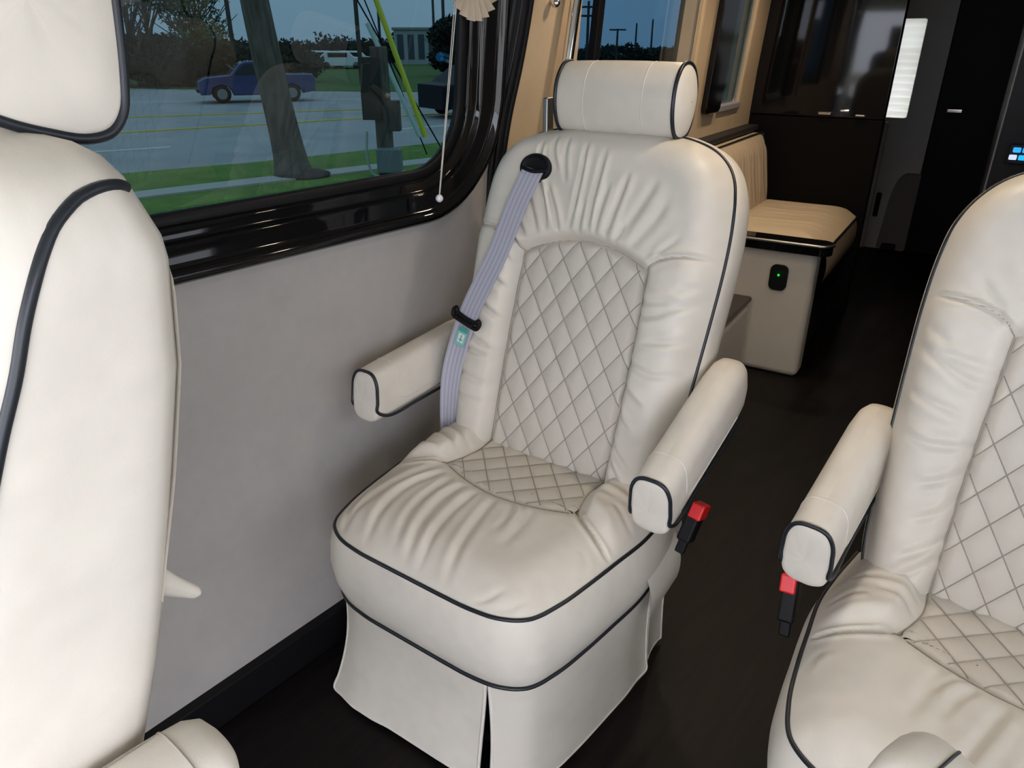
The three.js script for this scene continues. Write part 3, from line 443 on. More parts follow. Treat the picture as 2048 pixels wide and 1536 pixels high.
function belt(t) {
  // shoulder belt: out of an oval guide in the backrest, down over a keeper, away beside the cushion
  const mid = [[-0.160, 0.690, 0.062], [-0.163, 0.670, 0.069], [-0.182, 0.600, 0.075], [-0.205, 0.480, 0.085], [-0.235, 0.390, 0.088], [-0.262, 0.320, 0.082], [-0.283, 0.240, 0.075], [-0.298, 0.150, 0.066], [-0.302, 0.060, 0.05], [-0.300, -0.03, 0.03]].map(([u, v, n]) => B(u, v, n));
  const c = new THREE.CatmullRomCurve3(mid), W = 0.060, wd = (k) => W * (k < 0.55 ? 1 : 1 - 0.30 * smooth(0.55, 1, k));
  const tw = (k) => 0.25 * smooth(0.5, 1, k);
  const side = (k) => { const T = c.getTangentAt(k), n = V(0, Math.sin(TH), Math.cos(TH)), s = T.clone().cross(n).normalize(); s.applyAxisAngle(T, -tw(k) * 3.0); return [s, s.clone().cross(T).normalize()]; };
  const f = (th) => grid(8, 90, (s, k) => { const [e, n] = side(k); const cup = 0.003 * smooth(0.5, 1, k) * Math.cos((s - 0.5) * Math.PI * 3); return c.getPointAt(k).addScaledVector(e, (s - 0.5) * wd(k)).addScaledVector(n, -(th + cup)); }, (s, k) => [s, k * 9], th > 0);
  const w = part('seat_belt', mg([f(0), f(0.0016)]), M.webbing, t, 'lavender grey belt webbing');
  // guide
  const guide = []; for (let j = 0; j <= 8; j++) { const q = j / 8; guide.push(Array.from({ length: 40 }, (_, i) => { const a = i / 40 * 2 * Math.PI, r = [1.0, 1.0, 0.985, 0.94, 0.84, 0.76, 0.70, 0.4, 0.02][j], n = [0.030, 0.050, 0.058, 0.063, 0.065, 0.062, 0.058, 0.057, 0.057][j]; return B(-0.158 + 0.044 * r * Math.cos(a), 0.694 + 0.034 * r * Math.sin(a), n); })); }
  const gd = part('belt_guide', loft(guide, true, true), M.plastic, t, 'black oval belt guide'); part('belt_guide_bar', tube([B(-0.190, 0.690, 0.062), B(-0.158, 0.684, 0.067), B(-0.126, 0.688, 0.062)], 0.005, false, 20), M.plastic, gd);
  // keeper loop on the belt, and the label under it
  const kk = 0.545, p = c.getPointAt(kk), T = c.getTangentAt(kk), [e, n] = side(kk), Q = (a, b, d) => p.clone().addScaledVector(e, a).addScaledVector(T, b).addScaledVector(n, d);
  const loopPts = (d) => [Q(-0.044, -0.006, d), Q(-0.040, 0.008, d), Q(-0.022, 0.011, d), Q(0.022, 0.011, d), Q(0.040, 0.008, d), Q(0.044, -0.006, d), Q(0.037, -0.013, d), Q(0.031, -0.004, d), Q(0.0, -0.001, d), Q(-0.031, -0.004, d), Q(-0.037, -0.013, d)];
  part('belt_keeper', [tube(loopPts(0.004), 0.0062, true, 90), tube([Q(-0.03, -0.002, -0.006), Q(0.03, -0.002, -0.006)], 0.004, false, 12), tube([Q(-0.026, 0.006, 0.008), Q(0.0, 0.007, 0.01), Q(0.026, 0.006, 0.008)], 0.006, false, 20)], M.plastic, t, 'black plastic belt keeper');
  const LK = c.getPointAt(0.61), [e2, n2] = side(0.61), T2 = c.getTangentAt(0.61);
  const lab = grid(4, 4, (s, k) => LK.clone().addScaledVector(e2, (s - 0.62) * 0.030).addScaledVector(T2, (k - 0.5) * 0.05).addScaledVector(n2, 0.004), (s, k) => [s, 1 - k]);
  const cv = document.createElement('canvas'); cv.width = 64; cv.height = 96; const x = cv.getContext('2d'); x.fillStyle = '#7fc4b8'; x.fillRect(0, 0, 64, 96); x.fillStyle = '#4f9e98'; x.fillRect(0, 0, 64, 24); x.fillStyle = '#d7e7e2'; x.fillRect(12, 34, 40, 46); x.fillStyle = '#6aa79f'; x.fillRect(28, 40, 8, 34); x.fillRect(18, 62, 26, 6);
  const tx = new THREE.CanvasTexture(cv); tx.colorSpace = THREE.SRGBColorSpace;
  part('belt_label', lab, phy([1, 1, 1], 0.25, { map: tx, side: THREE.DoubleSide }), w, 'small teal label on the belt');
}
captainChair('cream quilted captain chair with a lavender seat belt, standing beside the beige wall', [-0.905, 0, -1.05], R(4), 1, { belt: true, tiltOuter: R(3), yOuter: 0.725, tiltInner: R(16.5), yInner: 0.688, armX: 0.372, armL: 1.0, buckle: [0.392, 0.475, -0.215] });
captainChair('cream quilted captain chair across the aisle, cut off by the right edge of the picture', [0.105, 0, -1.12], R(0), -1, { belt: false, tiltOuter: R(3), yOuter: 0.70, tiltInner: R(13), yInner: 0.692, armX: 0.350, armL: 0.95, buckle: [0.382, 0.447, -0.100] });

// ------------------------------------------------------------------ cab seats (driver's seat in view, passenger seat mostly below the frame)
function cabSeat(name, label, place, m) {
  const t = thing(name, label, 'car seat', place.p, place.ry), q = (g) => m < 0 ? mirrorGeo(g) : g;
  // local frame: side panel at x = +0.30 (aisle side), y from the cab floor step, z forward
  const cross = (h) => { // horizontal section of the backrest at height h
    const rear = -0.150 - 0.36 * (h - 0.897) * 0 , y = h; return y; };
  const near = (P, d = 0) => P.map(([y, z]) => [1.45 - (1.45 - y) * 0.97, z * 0.97 - d]);
  const rearZ = (y) => { const P = near([[0.45, -0.02], [0.72, -0.135], [0.897, -0.2], [1.054, -0.244], [1.174, -0.275], [1.288, -0.289], [1.343, -0.277], [1.40, -0.262]], 0.010); for (let i = 0; i < P.length - 1; i++) if (y <= P[i + 1][0]) { const k = clamp((y - P[i][0]) / (P[i + 1][0] - P[i][0])); return P[i][1] + k * (P[i + 1][1] - P[i][1]); } return -0.262; };
  const pipeZ = (y) => { const P = near([[0.45, 0.16], [0.85, 0.02], [1.03, -0.065], [1.166, -0.13], [1.213, -0.153], [1.286, -0.186], [1.324, -0.209], [1.344, -0.24], [1.40, -0.25]]); for (let i = 0; i < P.length - 1; i++) if (y <= P[i + 1][0]) { const k = clamp((y - P[i][0]) / (P[i + 1][0] - P[i][0])); return P[i][1] + k * (P[i + 1][1] - P[i][1]); } return -0.25; };
  const ring = (y, sc, dz = 0) => { const r = rearZ(Math.min(y, 1.33)) + 0.0, f = pipeZ(Math.min(y, 1.29)), w = 0.30 * sc, o = [], zc = (r + f) / 2;
    const P = [[w - 0.02, r - 0.004], [w, r + 0.018], [w + 0.004, (r + f) / 2], [w + 0.002, f], [w - 0.02, f + 0.035], [w - 0.075, f + 0.062], [w - 0.14, f + 0.058], [w - 0.2, f + 0.045], [0, f + 0.04]];
    const full = [...P, ...P.slice(0, -1).map(([x, z]) => [-x, z]).reverse()]; const c = new THREE.CatmullRomCurve3(full.map(([x, z]) => V(x, y, z)), false, 'centripetal');
    return c.getPoints(60).map((p) => V(p.x, y, zc + (p.z - zc) * (1 - dz))); };
  const rings = []; for (let i = 0; i <= 16; i++) rings.push(ring(0.5 + 0.78 * i / 16, 1));
  for (const [y, s, d] of [[1.30, 0.99, 0.01], [1.325, 0.965, 0.04], [1.348, 0.92, 0.10], [1.364, 0.85, 0.2], [1.374, 0.75, 0.36], [1.380, 0.57, 0.6], [1.382, 0.3, 0.85]]) rings.push(ring(y, s, d));
  const bk = part('backrest', q(loft(rings, true, true, true)), M.leather, t);
  // piping round the side panel
  const side = [[0.302, 0.50, 0.142], [0.303, 0.70, 0.072], [0.303, 0.88, 0.006], [0.303, 1.0, -0.048], [0.303, 1.096, -0.0918], [0.303, 1.1737, -0.1263], [0.303, 1.22, -0.1487], [0.3025, 1.2592, -0.1652], [0.301, 1.29, -0.1809], [0.297, 1.3095, -0.1936], [0.2924, 1.3253, -0.2069], [0.2852, 1.3395, -0.2276], [0.2814, 1.3440, -0.2414], [0.2789, 1.3458, -0.2525], [0.2735, 1.3448, -0.2667], [0.268, 1.3415, -0.2745]];
  part('piping', q(tube(side, 0.0052, false, 120)), M.pipe, bk, 'dark navy piping');
  part('back_panel', q(grid(10, 24, (s, v) => { const y = 0.95 + 0.375 * v; return V((2 * s - 1) * (0.288 - 0.035 * smooth(0.8, 1, v)), y, rearZ(y) - 0.004 * smooth(0, 0.4, v) - 0.018 * (1 - (2 * s - 1) ** 4) * smooth(0, 0.3, v)); }, (s, v, p) => [p.x, p.y])), M.leather, bk);
  // headrest: a deep pad with a flat piped end
  const hp = (x, sc) => { const P = [[-0.195, 1.412], [-0.23, 1.390], [-0.265, 1.377], [-0.295, 1.370], [-0.318, 1.374], [-0.332, 1.390], [-0.339, 1.42], [-0.346, 1.484], [-0.35, 1.54], [-0.335, 1.578], [-0.29, 1.592], [-0.22, 1.582], [-0.185, 1.53], [-0.18, 1.47]]; const c = new THREE.CatmullRomCurve3(P.map(([z, y]) => V(x, y, z)), true); return c.getPoints(52).slice(0, 52).map((p) => V(x, 1.485 + (p.y - 1.485) * sc, -0.27 + (p.z + 0.27) * sc)); };
  const ox = 0.165, hr = [[-ox - 0.012, 0.004], [-ox - 0.01, 0.6], [-ox - 0.005, 0.92], [-ox, 1]].map(([x, s]) => hp(x, s)); for (let i = 1; i < 12; i++) { const k = -1 + i / 6; hr.push(hp(k * ox, 1 + 0.03 * (1 - k * k))); } for (const [x, s] of [[ox, 1], [ox + 0.005, 0.92], [ox + 0.010, 0.6], [ox + 0.012, 0.004]]) hr.push(hp(x, s));
  const ho = 0.13, sh = (g) => { const c = g.clone(); c.translate(ho * 0, 0, 0); return c; };
  const hd = part('headrest', q(sh(loft(hr, true, false))), M.leather, t); for (const k of [-1, 1]) part('piping', q(sh(tube(hp(k * (ox + 0.001), 0.995), 0.0052, true, 120))), M.pipe, hd, 'dark navy piping');
  for (const k of [-1, 1]) part('headrest_post', rod(V(0.06 * k, 1.34, -0.27), V(0.06 * k, 1.42, -0.27), 0.006), M.steel, t);
  // cushion, armrest, lever, base
  part('seat_cushion', q(box(0.56, 0.15, 0.50, 0, 0.53, 0.30, 0.06, 5)), M.leather, t);
  part('pedestal', box(0.46, 0.45, 0.42, 0, 0.227, 0.26, 0.02), M.plastic, t, 'black seat base');
  const ar = (z, sc, dx) => Array.from({ length: 36 }, (_, i) => { const a = i / 36 * 2 * Math.PI, c = Math.cos(a), s = Math.sin(a); return V(0.360 + dx + 0.050 * sc * Math.sign(c) * Math.abs(c) ** 0.8, 0.806 + 0.040 * sc * Math.sign(s) * Math.abs(s) ** 0.75, z); });
  const am = part('armrest', q(loft([[-0.212, 0.03], [-0.210, 0.5], [-0.204, 0.78], [-0.190, 0.94], [-0.165, 1.0], [-0.10, 1.04], [0.05, 1.06], [0.18, 1.0], [0.22, 0.9], [0.235, 0.6], [0.238, 0.03]].map(([z, s]) => ar(z, s, 0)), true, false, true)), M.leather, t);
  part('seam', q(tube(ar(-0.168, 1.004, 0).filter((p, i) => i < 20), 0.0011, false, 60, 5)), M.thread, am);
  part('seam', q(tube([[0.324, 0.8385, -0.165], [0.3225, 0.8405, -0.12], [0.320, 0.842, 0.0], [0.320, 0.844, 0.15]], 0.0011, false, 40, 5)), M.thread, am);
  part('lever', q(loft([[0, 0.020, 0.010], [0.35, 0.019, 0.009], [0.7, 0.012, 0.008], [0.95, 0.008, 0.007], [1, 0.004, 0.004]].map(([k, a, b]) => Array.from({ length: 14 }, (_, i) => { const w = i / 14 * 2 * Math.PI; return V(0.205 + b * Math.cos(w), 0.957 - 0.088 * k + a * Math.sin(w) * 0.63, -0.205 - 0.072 * k - 0.006 * k * k - a * Math.sin(w) * 0.77); })), true, true)), M.leather, t, 'pale leather-covered release tab');
  return t;
}
cabSeat('driver_seat', 'cream driver seat seen from its side, cut off by the left edge of the picture', { p: [-0.905, 0, 0], ry: 0 }, 1);
{
  const t = thing('passenger_seat', 'white front passenger armrest with a dark seam, lowest at the right edge', 'car seat', [0, 0, 0]);
  const d = V(0.93, -0.2, 0.30).normalize(), c0 = V(-0.015, 0.825, -0.60), up = V(0, 1, 0), e = d.clone().cross(up).normalize(), w2 = e.clone().cross(d).normalize();
  const ring = (k, sc) => Array.from({ length: 56 }, (_, i) => { const a = i / 56 * 2 * Math.PI, c = Math.cos(a), s = Math.sin(a); return c0.clone().addScaledVector(d, k).addScaledVector(e, 0.05 * sc * Math.sign(c) * Math.abs(c) ** 0.8).addScaledVector(w2, 0.042 * sc * Math.sign(s) * Math.abs(s) ** 0.8); });
  const a = part('armrest', loft([[-0.012, 0.01], [-0.0115, 0.25], [-0.010, 0.48], [-0.006, 0.68], [0.0, 0.83], [0.008, 0.93], [0.018, 0.985], [0.03, 1.0], [0.06, 1.02], [0.2, 1.05], [0.34, 1], [0.37, 0.8], [0.38, 0.05]].map(([k, s]) => ring(k, s)), true, false), M.leather, t); part('seam', tube(ring(0.03, 1.005), 0.0016, true, 60, 5), M.pipe, a, 'dark seam');
  part('arm_bracket', box(0.05, 0.34, 0.05, 0.27, 0.60, -0.50, 0.01), M.plastic, t);
  part('seat_cushion', box(0.52, 0.14, 0.52, 0.40, 0.50, -0.2, 0.05, 4), M.leather, t);
  part('backrest', box(0.15, 0.88, 0.58, 0.66, 0.93, -0.2, 0.06, 5), M.leather, t); part('headrest', box(0.12, 0.2, 0.3, 0.68, 1.48, -0.2, 0.05, 5), M.leather, t);
  part('pedestal', box(0.42, 0.43, 0.42, 0.40, 0.217, -0.2, 0.02), M.plastic, t, 'black seat base');
}

// ------------------------------------------------------------------ fittings on the left wall
{
  // pleated shade gathered at the head of the window, and its pull cord with a clear bead
  const t = thing('pleated_shade', 'beige pleated window shade, a gathered fan hanging at the top window corner', 'window shade');
  for (let i = 0; i < 9; i++) {
    const a0 = R(-172 + i * 17), a1 = R(-172 + (i + 1) * 17), am = (a0 + a1) / 2, c = V(-1.372, 1.60, -1.535), L = 0.10;
    const pt = (a, r, dx) => c.clone().add(V(dx, Math.sin(a) * r, -Math.cos(a) * r * 0.95));
    const g = new THREE.BufferGeometry(), A = pt(a0, 0.015, 0), B0 = pt(a0, L, -0.004), C0 = pt(am, L * 1.03, 0.014), D = pt(am, 0.015, 0.005), E = pt(a1, L, -0.004), F = pt(a1, 0.015, 0), P = [A, B0, C0, A, C0, D, D, C0, E, D, E, F].flatMap((p) => [p.x, p.y, p.z]);
    g.setAttribute('position', new THREE.Float32BufferAttribute(P, 3)); g.computeVertexNormals(); part('pleat', mg([g]), std([0.62, 0.52, 0.40], 0.85, { side: THREE.DoubleSide }), t);
  }
  part('head_rail', box(0.03, 0.03, 1.3, -1.37, 1.70, -0.92, 0.006), M.cream, t);
  const c = thing('shade_cord', 'thin pale pull cord with a clear bead hanging over the window frame', 'cord');
  part('cord', [rod(V(-1.366, 1.60, -1.480), V(-1.378, 1.085, -1.394), 0.0016, 0.0016, 6), rod(V(-1.368, 1.60, -1.474), V(-1.378, 1.085, -1.392), 0.0013, 0.0013, 6)], std([0.6, 0.57, 0.52], 0.8), c);
  part('bead', new THREE.IcosahedronGeometry(0.0105, 1).translate(-1.378, 1.076, -1.392), phy([0.85, 0.87, 0.9], 0.12, { specularIntensity: 1 }), c, 'clear faceted bead');
}
{
  const t = thing('grab_pole', 'vertical chrome grab rail on the cream pillar behind the headrest', 'grab rail', REAR, PSI);
  part('rail', rod(V(0.065, 1.12, -0.248), V(0.095, 1.86, -0.385), 0.0175, 0.0175, 20), M.chrome, t); part('flange', rod(V(0.0, 1.13, -0.264), V(0.065, 1.135, -0.266), 0.012), M.chrome, t); part('flange', rod(V(0.045, 1.80, -0.39), V(0.093, 1.805, -0.39), 0.012), M.chrome, t);
  const k = thing('coat_hook', 'small round chrome coat hook at the top of the cream pillar', 'hook', REAR, PSI);
  part('hook', [new THREE.SphereGeometry(0.014, 16, 12).translate(0.062, 1.553, -0.245), rod(V(0.03, 1.565, -0.255), V(0.062, 1.556, -0.247), 0.008)], M.chrome, k); part('plate', rod(V(0.02, 1.567, -0.257), V(0.038, 1.563, -0.253), 0.018, 0.016, 18), M.steel, k);
  const s = new THREE.Shape(roundRect(-1.78, -1.99, 1.14, 1.86, 0.03, 6).map((p) => new THREE.Vector2(p[0], p[1])));
  const e = new THREE.ExtrudeGeometry(s, { depth: 0.02, bevelEnabled: true, bevelSize: 0.004, bevelThickness: 0.004, bevelSegments: 2 }); const p = e.attributes.position; for (let i = 0; i < p.count; i++) { const z = p.getX(i), y = p.getY(i), d = p.getZ(i); p.setXYZ(i, d + 0.014 + rearLean(y), y, z); } e.computeVertexNormals();
  const b = thing('black_panel', 'tall black glossy panel with rounded lower corners between the rear windows', 'panel', REAR, PSI); part('face', e, M.gloss, b);
}

// ------------------------------------------------------------------ bench, end cabinet, low console, partition
{
  const t = thing('bench_sofa', 'tan leather bench seat with gathered backrest along the rear side wall', 'sofa', REAR, PSI);
  const xF = 0.695, xB = 0.17, zA = -1.695, zB = -2.62, yS = 0.585;
  const sf = folds([[[[0.2, -1.90], [0.4, -1.93], [0.67, -1.99]], 0.010, 0.022], [[[0.2, -2.22], [0.4, -2.19], [0.66, -2.25]], 0.011, 0.020], [[[0.25, -2.42], [0.45, -2.40], [0.64, -2.45]], 0.006, 0.02], [[[0.2, -2.07], [0.35, -2.10], [0.5, -2.11]], 0.008, 0.018], [[[0.3, -2.32], [0.45, -2.33], [0.6, -2.36]], 0.006, 0.014]]);
  const rc = (z, x) => { const a = 0.09, cx = xF - a, cz = zB + a; return z < cz ? xF - a + Math.sqrt(Math.max(0, a * a - (cz - z) ** 2)) : xF; };   // rounded rear corner of the front edge
  part('seat_cushion', [grid(50, 60, (s, k) => { const z = zA + (zB - zA) * k, xe = rc(z), x = xB + (xe - xB) * s, d = Math.min(x - xB + 0.06, xe - x, zA - z + 0.03, z - zB); return V(x, yS + 0.062 * (1 - (1 - clamp(d / 0.17)) ** 2.2) + sf(x, z) * smooth(0, 0.05, d), z); }, (s, k, p) => [p.x, p.z]),
    grid(10, 60, (s, k) => { const z = zA + (zB - zA) * k; return V(rc(z) + 0.014 * Math.sin(s * Math.PI * 0.9), yS - 0.15 * s, z); }, (s, k, p) => [p.z, p.y], true)], M.tanLeather, t);
  part('piping', tube([...Array.from({ length: 20 }, (_, i) => { const z = zA + (zB - zA) * Math.min(0.985, i / 19); return [rc(z) + 0.001, yS + 0.001, z]; })], 0.0055, false, 90), M.pipe, t, 'dark piping');
  const bfolds = folds([0, 1, 2, 3, 4, 5, 6, 7, 8].map((i) => [[[-1.76 - 0.095 * i, 0.97], [-1.75 - 0.095 * i + 0.02 * Math.sin(i * 3), 0.8], [-1.77 - 0.095 * i, 0.62]], 0.012, 0.014]));
  part('backrest', [grid(90, 24, (s, k) => { const z = -1.70 - 0.87 * s, y = 0.56 + 0.43 * k, x = 0.185 - 0.07 * k, d = Math.min(0.99 - y, z + 2.57, -1.70 - z); return V(x + 0.04 * (1 - (1 - clamp(d / 0.08)) ** 2) + bfolds(z, y), y, z); }, (s, k, p) => [p.z, p.y], true),
    grid(60, 1, (s, k) => V(0.115 - 0.13 * k, 0.99, -1.70 - 0.87 * s), (s, k, p) => [p.z, p.x], true), grid(1, 20, (s, k) => V((0.185 - 0.07 * k) * (1 - s) - 0.01 * s, 0.56 + 0.43 * k, -2.57), null), grid(1, 20, (s, k) => V((0.185 - 0.07 * k) * (1 - s) - 0.01 * s, 0.56 + 0.43 * k, -1.70), null, true)], M.tanLeather, t);
  part('piping', tube([[0.118, 0.992, -1.70], [0.118, 0.992, -1.9], [0.118, 0.992, -2.52], [0.128, 0.97, -2.572], [0.15, 0.80, -2.574], [0.185, 0.58, -2.574]], 0.005, false, 80), M.pipe, t, 'dark piping');
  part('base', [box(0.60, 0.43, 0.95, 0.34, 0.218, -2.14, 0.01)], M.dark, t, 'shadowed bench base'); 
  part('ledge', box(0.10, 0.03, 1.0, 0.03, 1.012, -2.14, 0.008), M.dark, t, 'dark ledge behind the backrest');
}
{
  const t = thing('end_cabinet', 'cream cabinet at the bench end with dark rounded top and charging socket', 'cabinet', REAR, PSI);
  part('body', [box(0.655, 0.60, 0.125, 0.358, 0.30, -1.622, 0.03, 4)], M.cabinet, t);
  const sh = new THREE.Shape(); sh.moveTo(0.03, -1.53); sh.lineTo(0.69, -1.53); sh.absarc(0.69, -1.575, 0.045, Math.PI / 2, -Math.PI / 2, true); sh.lineTo(0.69, -1.62); sh.lineTo(0.03, -1.62); sh.closePath();
  const g = new THREE.ExtrudeGeometry(new THREE.Shape(sh.getPoints(16)), { depth: 0.042, bevelEnabled: true, bevelSize: 0.006, bevelThickness: 0.006, bevelSegments: 3 }); { const p = g.attributes.position; for (let i = 0; i < p.count; i++) { const x = p.getX(i), z = p.getY(i), y = p.getZ(i); p.setXYZ(i, x, 0.606 + y, z); } } g.computeVertexNormals();
  const top = part('cabinet_top', g, M.gloss, t, 'dark glossy rounded top');
  part('metal_edge', tube([[0.03, 0.645, -1.522], [0.3, 0.645, -1.522], [0.69, 0.645, -1.522], [0.730, 0.645, -1.545], [0.743, 0.645, -1.575]], 0.007, false, 60, 8, 0.2), M.steel, top, 'bright metal edge');
  const u = thing('charging_socket', 'black charging socket with a green light on the cream cabinet', 'socket', REAR, PSI);
  part('plate', (() => { const g = new THREE.ExtrudeGeometry(new THREE.Shape(roundRect(0.572, 0.498, 0.418, 0.532, 0.024, 6).map((p) => new THREE.Vector2(p[0], p[1]))), { depth: 0.008, bevelEnabled: true, bevelSize: 0.003, bevelThickness: 0.003, bevelSegments: 2 }); g.translate(0, 0, -1.558); return g; })(), M.plastic, u); part('indicator_light', new THREE.SphereGeometry(0.0055, 10, 8).translate(0.535, 0.488, -1.549), new THREE.MeshStandardMaterial({ color: 0x001500, emissive: 0x18ff40, emissiveIntensity: 1.6 }), u, 'small green light');
  const l = new THREE.PointLight(0x18ff40, 0.0006, 0.3); l.position.set(0.535, 0.488, -1.535); l.castShadow = true; u.add(l);
}
{
  const t = thing('low_console', 'low cream console with a dark top, half hidden behind the chair back', 'cabinet', REAR, PSI);
  part('body', box(0.40, 0.345, 0.62, 0.23, 0.172, -1.24, 0.04, 4), M.cabinet, t); part('console_top', box(0.40, 0.025, 0.62, 0.235, 0.357, -1.235, 0.011, 3), std([0.035, 0.030, 0.030], 0.35), t, 'dark top');
}
{
  const P = structGroup('wall_partition', 'glossy black partition of the rear compartment', REAR, PSI);
  const zP = -2.68;
  part('panel', [box(0.76, 0.96, 0.05, 0.34, 1.56, zP, 0.008)], M.gloss, P, 'glossy black upper panel');
  part('lower_panel', [box(0.75, 1.08, 0.05, 0.345, 0.54, zP - 0.006, 0.01)], phy([0.006, 0.0055, 0.005], 0.6, { specularIntensity: 0.15 }), P, 'matte dark lower panel');
  const h = thing('partition_latch', 'row of small chrome latches on the glossy black partition', 'latch', REAR, PSI);
  part('latch', [box(0.07, 0.018, 0.02, 0.42, 1.102, zP + 0.034, 0.006)], M.chrome, h); part('latch', [box(0.05, 0.014, 0.02, 0.52, 1.118, zP + 0.034, 0.006)], M.chrome, h); part('latch', [box(0.05, 0.010, 0.02, 0.60, 1.096, zP + 0.034, 0.004)], M.steel, h);
}
{
  const D = structGroup('door_1', 'grey rear door leaf with a shaded window', REAR, PSI), z = -4.44;
  const grey = std([0.52, 0.50, 0.47], 0.6);
  { const d = new THREE.Shape([[0.44, 0], [0.855, 0], [0.855, 2], [0.44, 2]].map((p) => new THREE.Vector2(...p))); d.holes.push(new THREE.Path(roundRect(0.675, 0.50, 0.95, 1.605, 0.02, 4).map((p) => new THREE.Vector2(p[0], p[1])))); const g = new THREE.ExtrudeGeometry(d, { depth: 0.06, bevelEnabled: true, bevelSize: 0.005, bevelThickness: 0.005, bevelSegments: 2 }); g.translate(0, 0, z - 0.03); part('door_panel', g, grey, D); part('window_glass', grid(1, 1, (a, b) => V(0.49 + 0.195 * a, 0.94 + 0.675 * b, z - 0.02)), M.glass, D); }
  part('door_edge', box(0.028, 0.95, 0.03, 0.552, 0.45, z + 0.05, 0.006), std([0.5, 0.48, 0.45], 0.5), D);
  part('pocket', [(() => { const s = new THREE.Shape(); s.moveTo(0.66, 0.02); s.lineTo(0.68, 0.36); s.quadraticCurveTo(0.70, 0.57, 0.77, 0.57); s.lineTo(0.85, 0.57); s.lineTo(0.85, 0.02); s.closePath(); const g = new THREE.ExtrudeGeometry(s, { depth: 0.03, bevelEnabled: true, bevelSize: 0.006, bevelThickness: 0.006 }); g.translate(0, 0, z + 0.03); return g; })()], std([0.22, 0.20, 0.185], 0.7), D, 'dark lower pocket');
  part('slot', box(0.035, 0.18, 0.03, 0.60, 0.33, z + 0.035, 0.01), M.black, D); part('latch', box(0.10, 0.05, 0.05, 0.74, 0.03, z + 0.06, 0.01), M.plastic, D);
  const t = thing('door_shade', 'closed white pleated shade glowing on the grey rear door', 'window shade', REAR, PSI);
  const wm = phy([0.86, 0.84, 0.79], 0.95, { transmission: 0.24, thickness: 0, side: THREE.DoubleSide });
  for (let i = 0; i < 14; i++) { const y0 = 0.95 + i * 0.0468; part('pleat', grid(1, 2, (s, k) => V(0.498 + 0.18 * s, y0 + 0.0468 * k, z + (k === 0.5 ? 0.026 : 0.012))), wm, t); }
  const d2 = structGroup('door_2', 'black rear door leaf in shadow with a chrome handle', REAR, PSI);
  part('door_panel', box(1.02, 2.0, 0.06, 1.355, 1.0, z + 0.035, 0.01), M.black, d2); part('handle', [box(0.10, 0.03, 0.03, 0.965, 1.02, z + 0.085, 0.008), cyl(0.018, 0.018, 0.03, 0.93, 1.02, z + 0.065)], M.chrome, d2, 'small chrome handle');
  // galley block on the passenger side
  const g = thing('galley_cabinet', 'tall black cabinet at the right with a lit control panel', 'cabinet', REAR, PSI);
  part('body', box(0.9, 1.9, 2.4, 1.23 + 0.45, 0.95, -1.0 - 1.2, 0.006), phy([0.008, 0.008, 0.009], 0.4, { specularIntensity: 0.25 }), g); part('edge_strip', box(0.006, 1.5, 0.006, 1.233, 1.1, -0.998, 0.002), std([0.09, 0.09, 0.095], 0.4), g, 'thin grey edge strip');
  const c = thing('control_panel', 'small control panel with glowing blue buttons on the black cabinet', 'control panel', REAR, PSI);
  part('bezel', box(0.10, 0.06, 0.012, 1.318, 1.137, -0.988, 0.005), M.plastic, c);
  for (const [x, y, col] of [[1.290, 1.150, 0x2fa8ff], [1.284, 1.128, 0xc8d4ff], [1.315, 1.150, 0x3aa0ff], [1.309, 1.128, 0x28b4ff], [1.340, 1.150, 0x2fa8ff], [1.334, 1.128, 0x2fa8ff]]) part('button', new RoundedBoxGeometry(0.021, 0.015, 0.008, 2, 0.003).translate(x, y, -0.981), new THREE.MeshStandardMaterial({ color: 0x04060a, emissive: col, emissiveIntensity: 1.2 }), c, 'glowing button');
  const l = new THREE.PointLight(0x3aa0ff, 0.002, 1); l.position.set(1.315, 1.14, -0.95); l.castShadow = true; c.add(l);
}

// recessed warm lamps in the ceiling over the bench and aisle
for (const [x, z, lab] of [[0.42, -0.5, 'round warm ceiling lamp nearest the chrome grab rail'], [0.42, -1.35, 'round warm ceiling lamp above the low console'], [0.42, -2.15, 'round warm ceiling lamp above the tan bench'], [0.95, 0.1, 'round warm ceiling lamp above the aisle between the captain chairs'], [1.05, -1.2, 'round warm ceiling lamp above the aisle beside the bench']]) {
  const t = thing('ceiling_lamp', lab, 'lamp', REAR, PSI, 'ceiling lamps'), w = new THREE.Color(1, 0.80, 0.58);
  part('rim', new THREE.TorusGeometry(0.042, 0.006, 8, 24).rotateX(Math.PI / 2).translate(x, 1.966, z), M.chrome, t); part('lens', cyl(0.04, 0.04, 0.006, x, 1.966, z, 24), new THREE.MeshStandardMaterial({ color: 0x222222, emissive: w, emissiveIntensity: 3 }), t);
  const l = new THREE.SpotLight(w, LAMP, 0, R(75), 0.6, 2); l.position.set(x, 1.955, z); l.target.position.set(x, 0, z); l.castShadow = true; l.shadow.radius = 2; t.add(l); t.add(l.target);
}
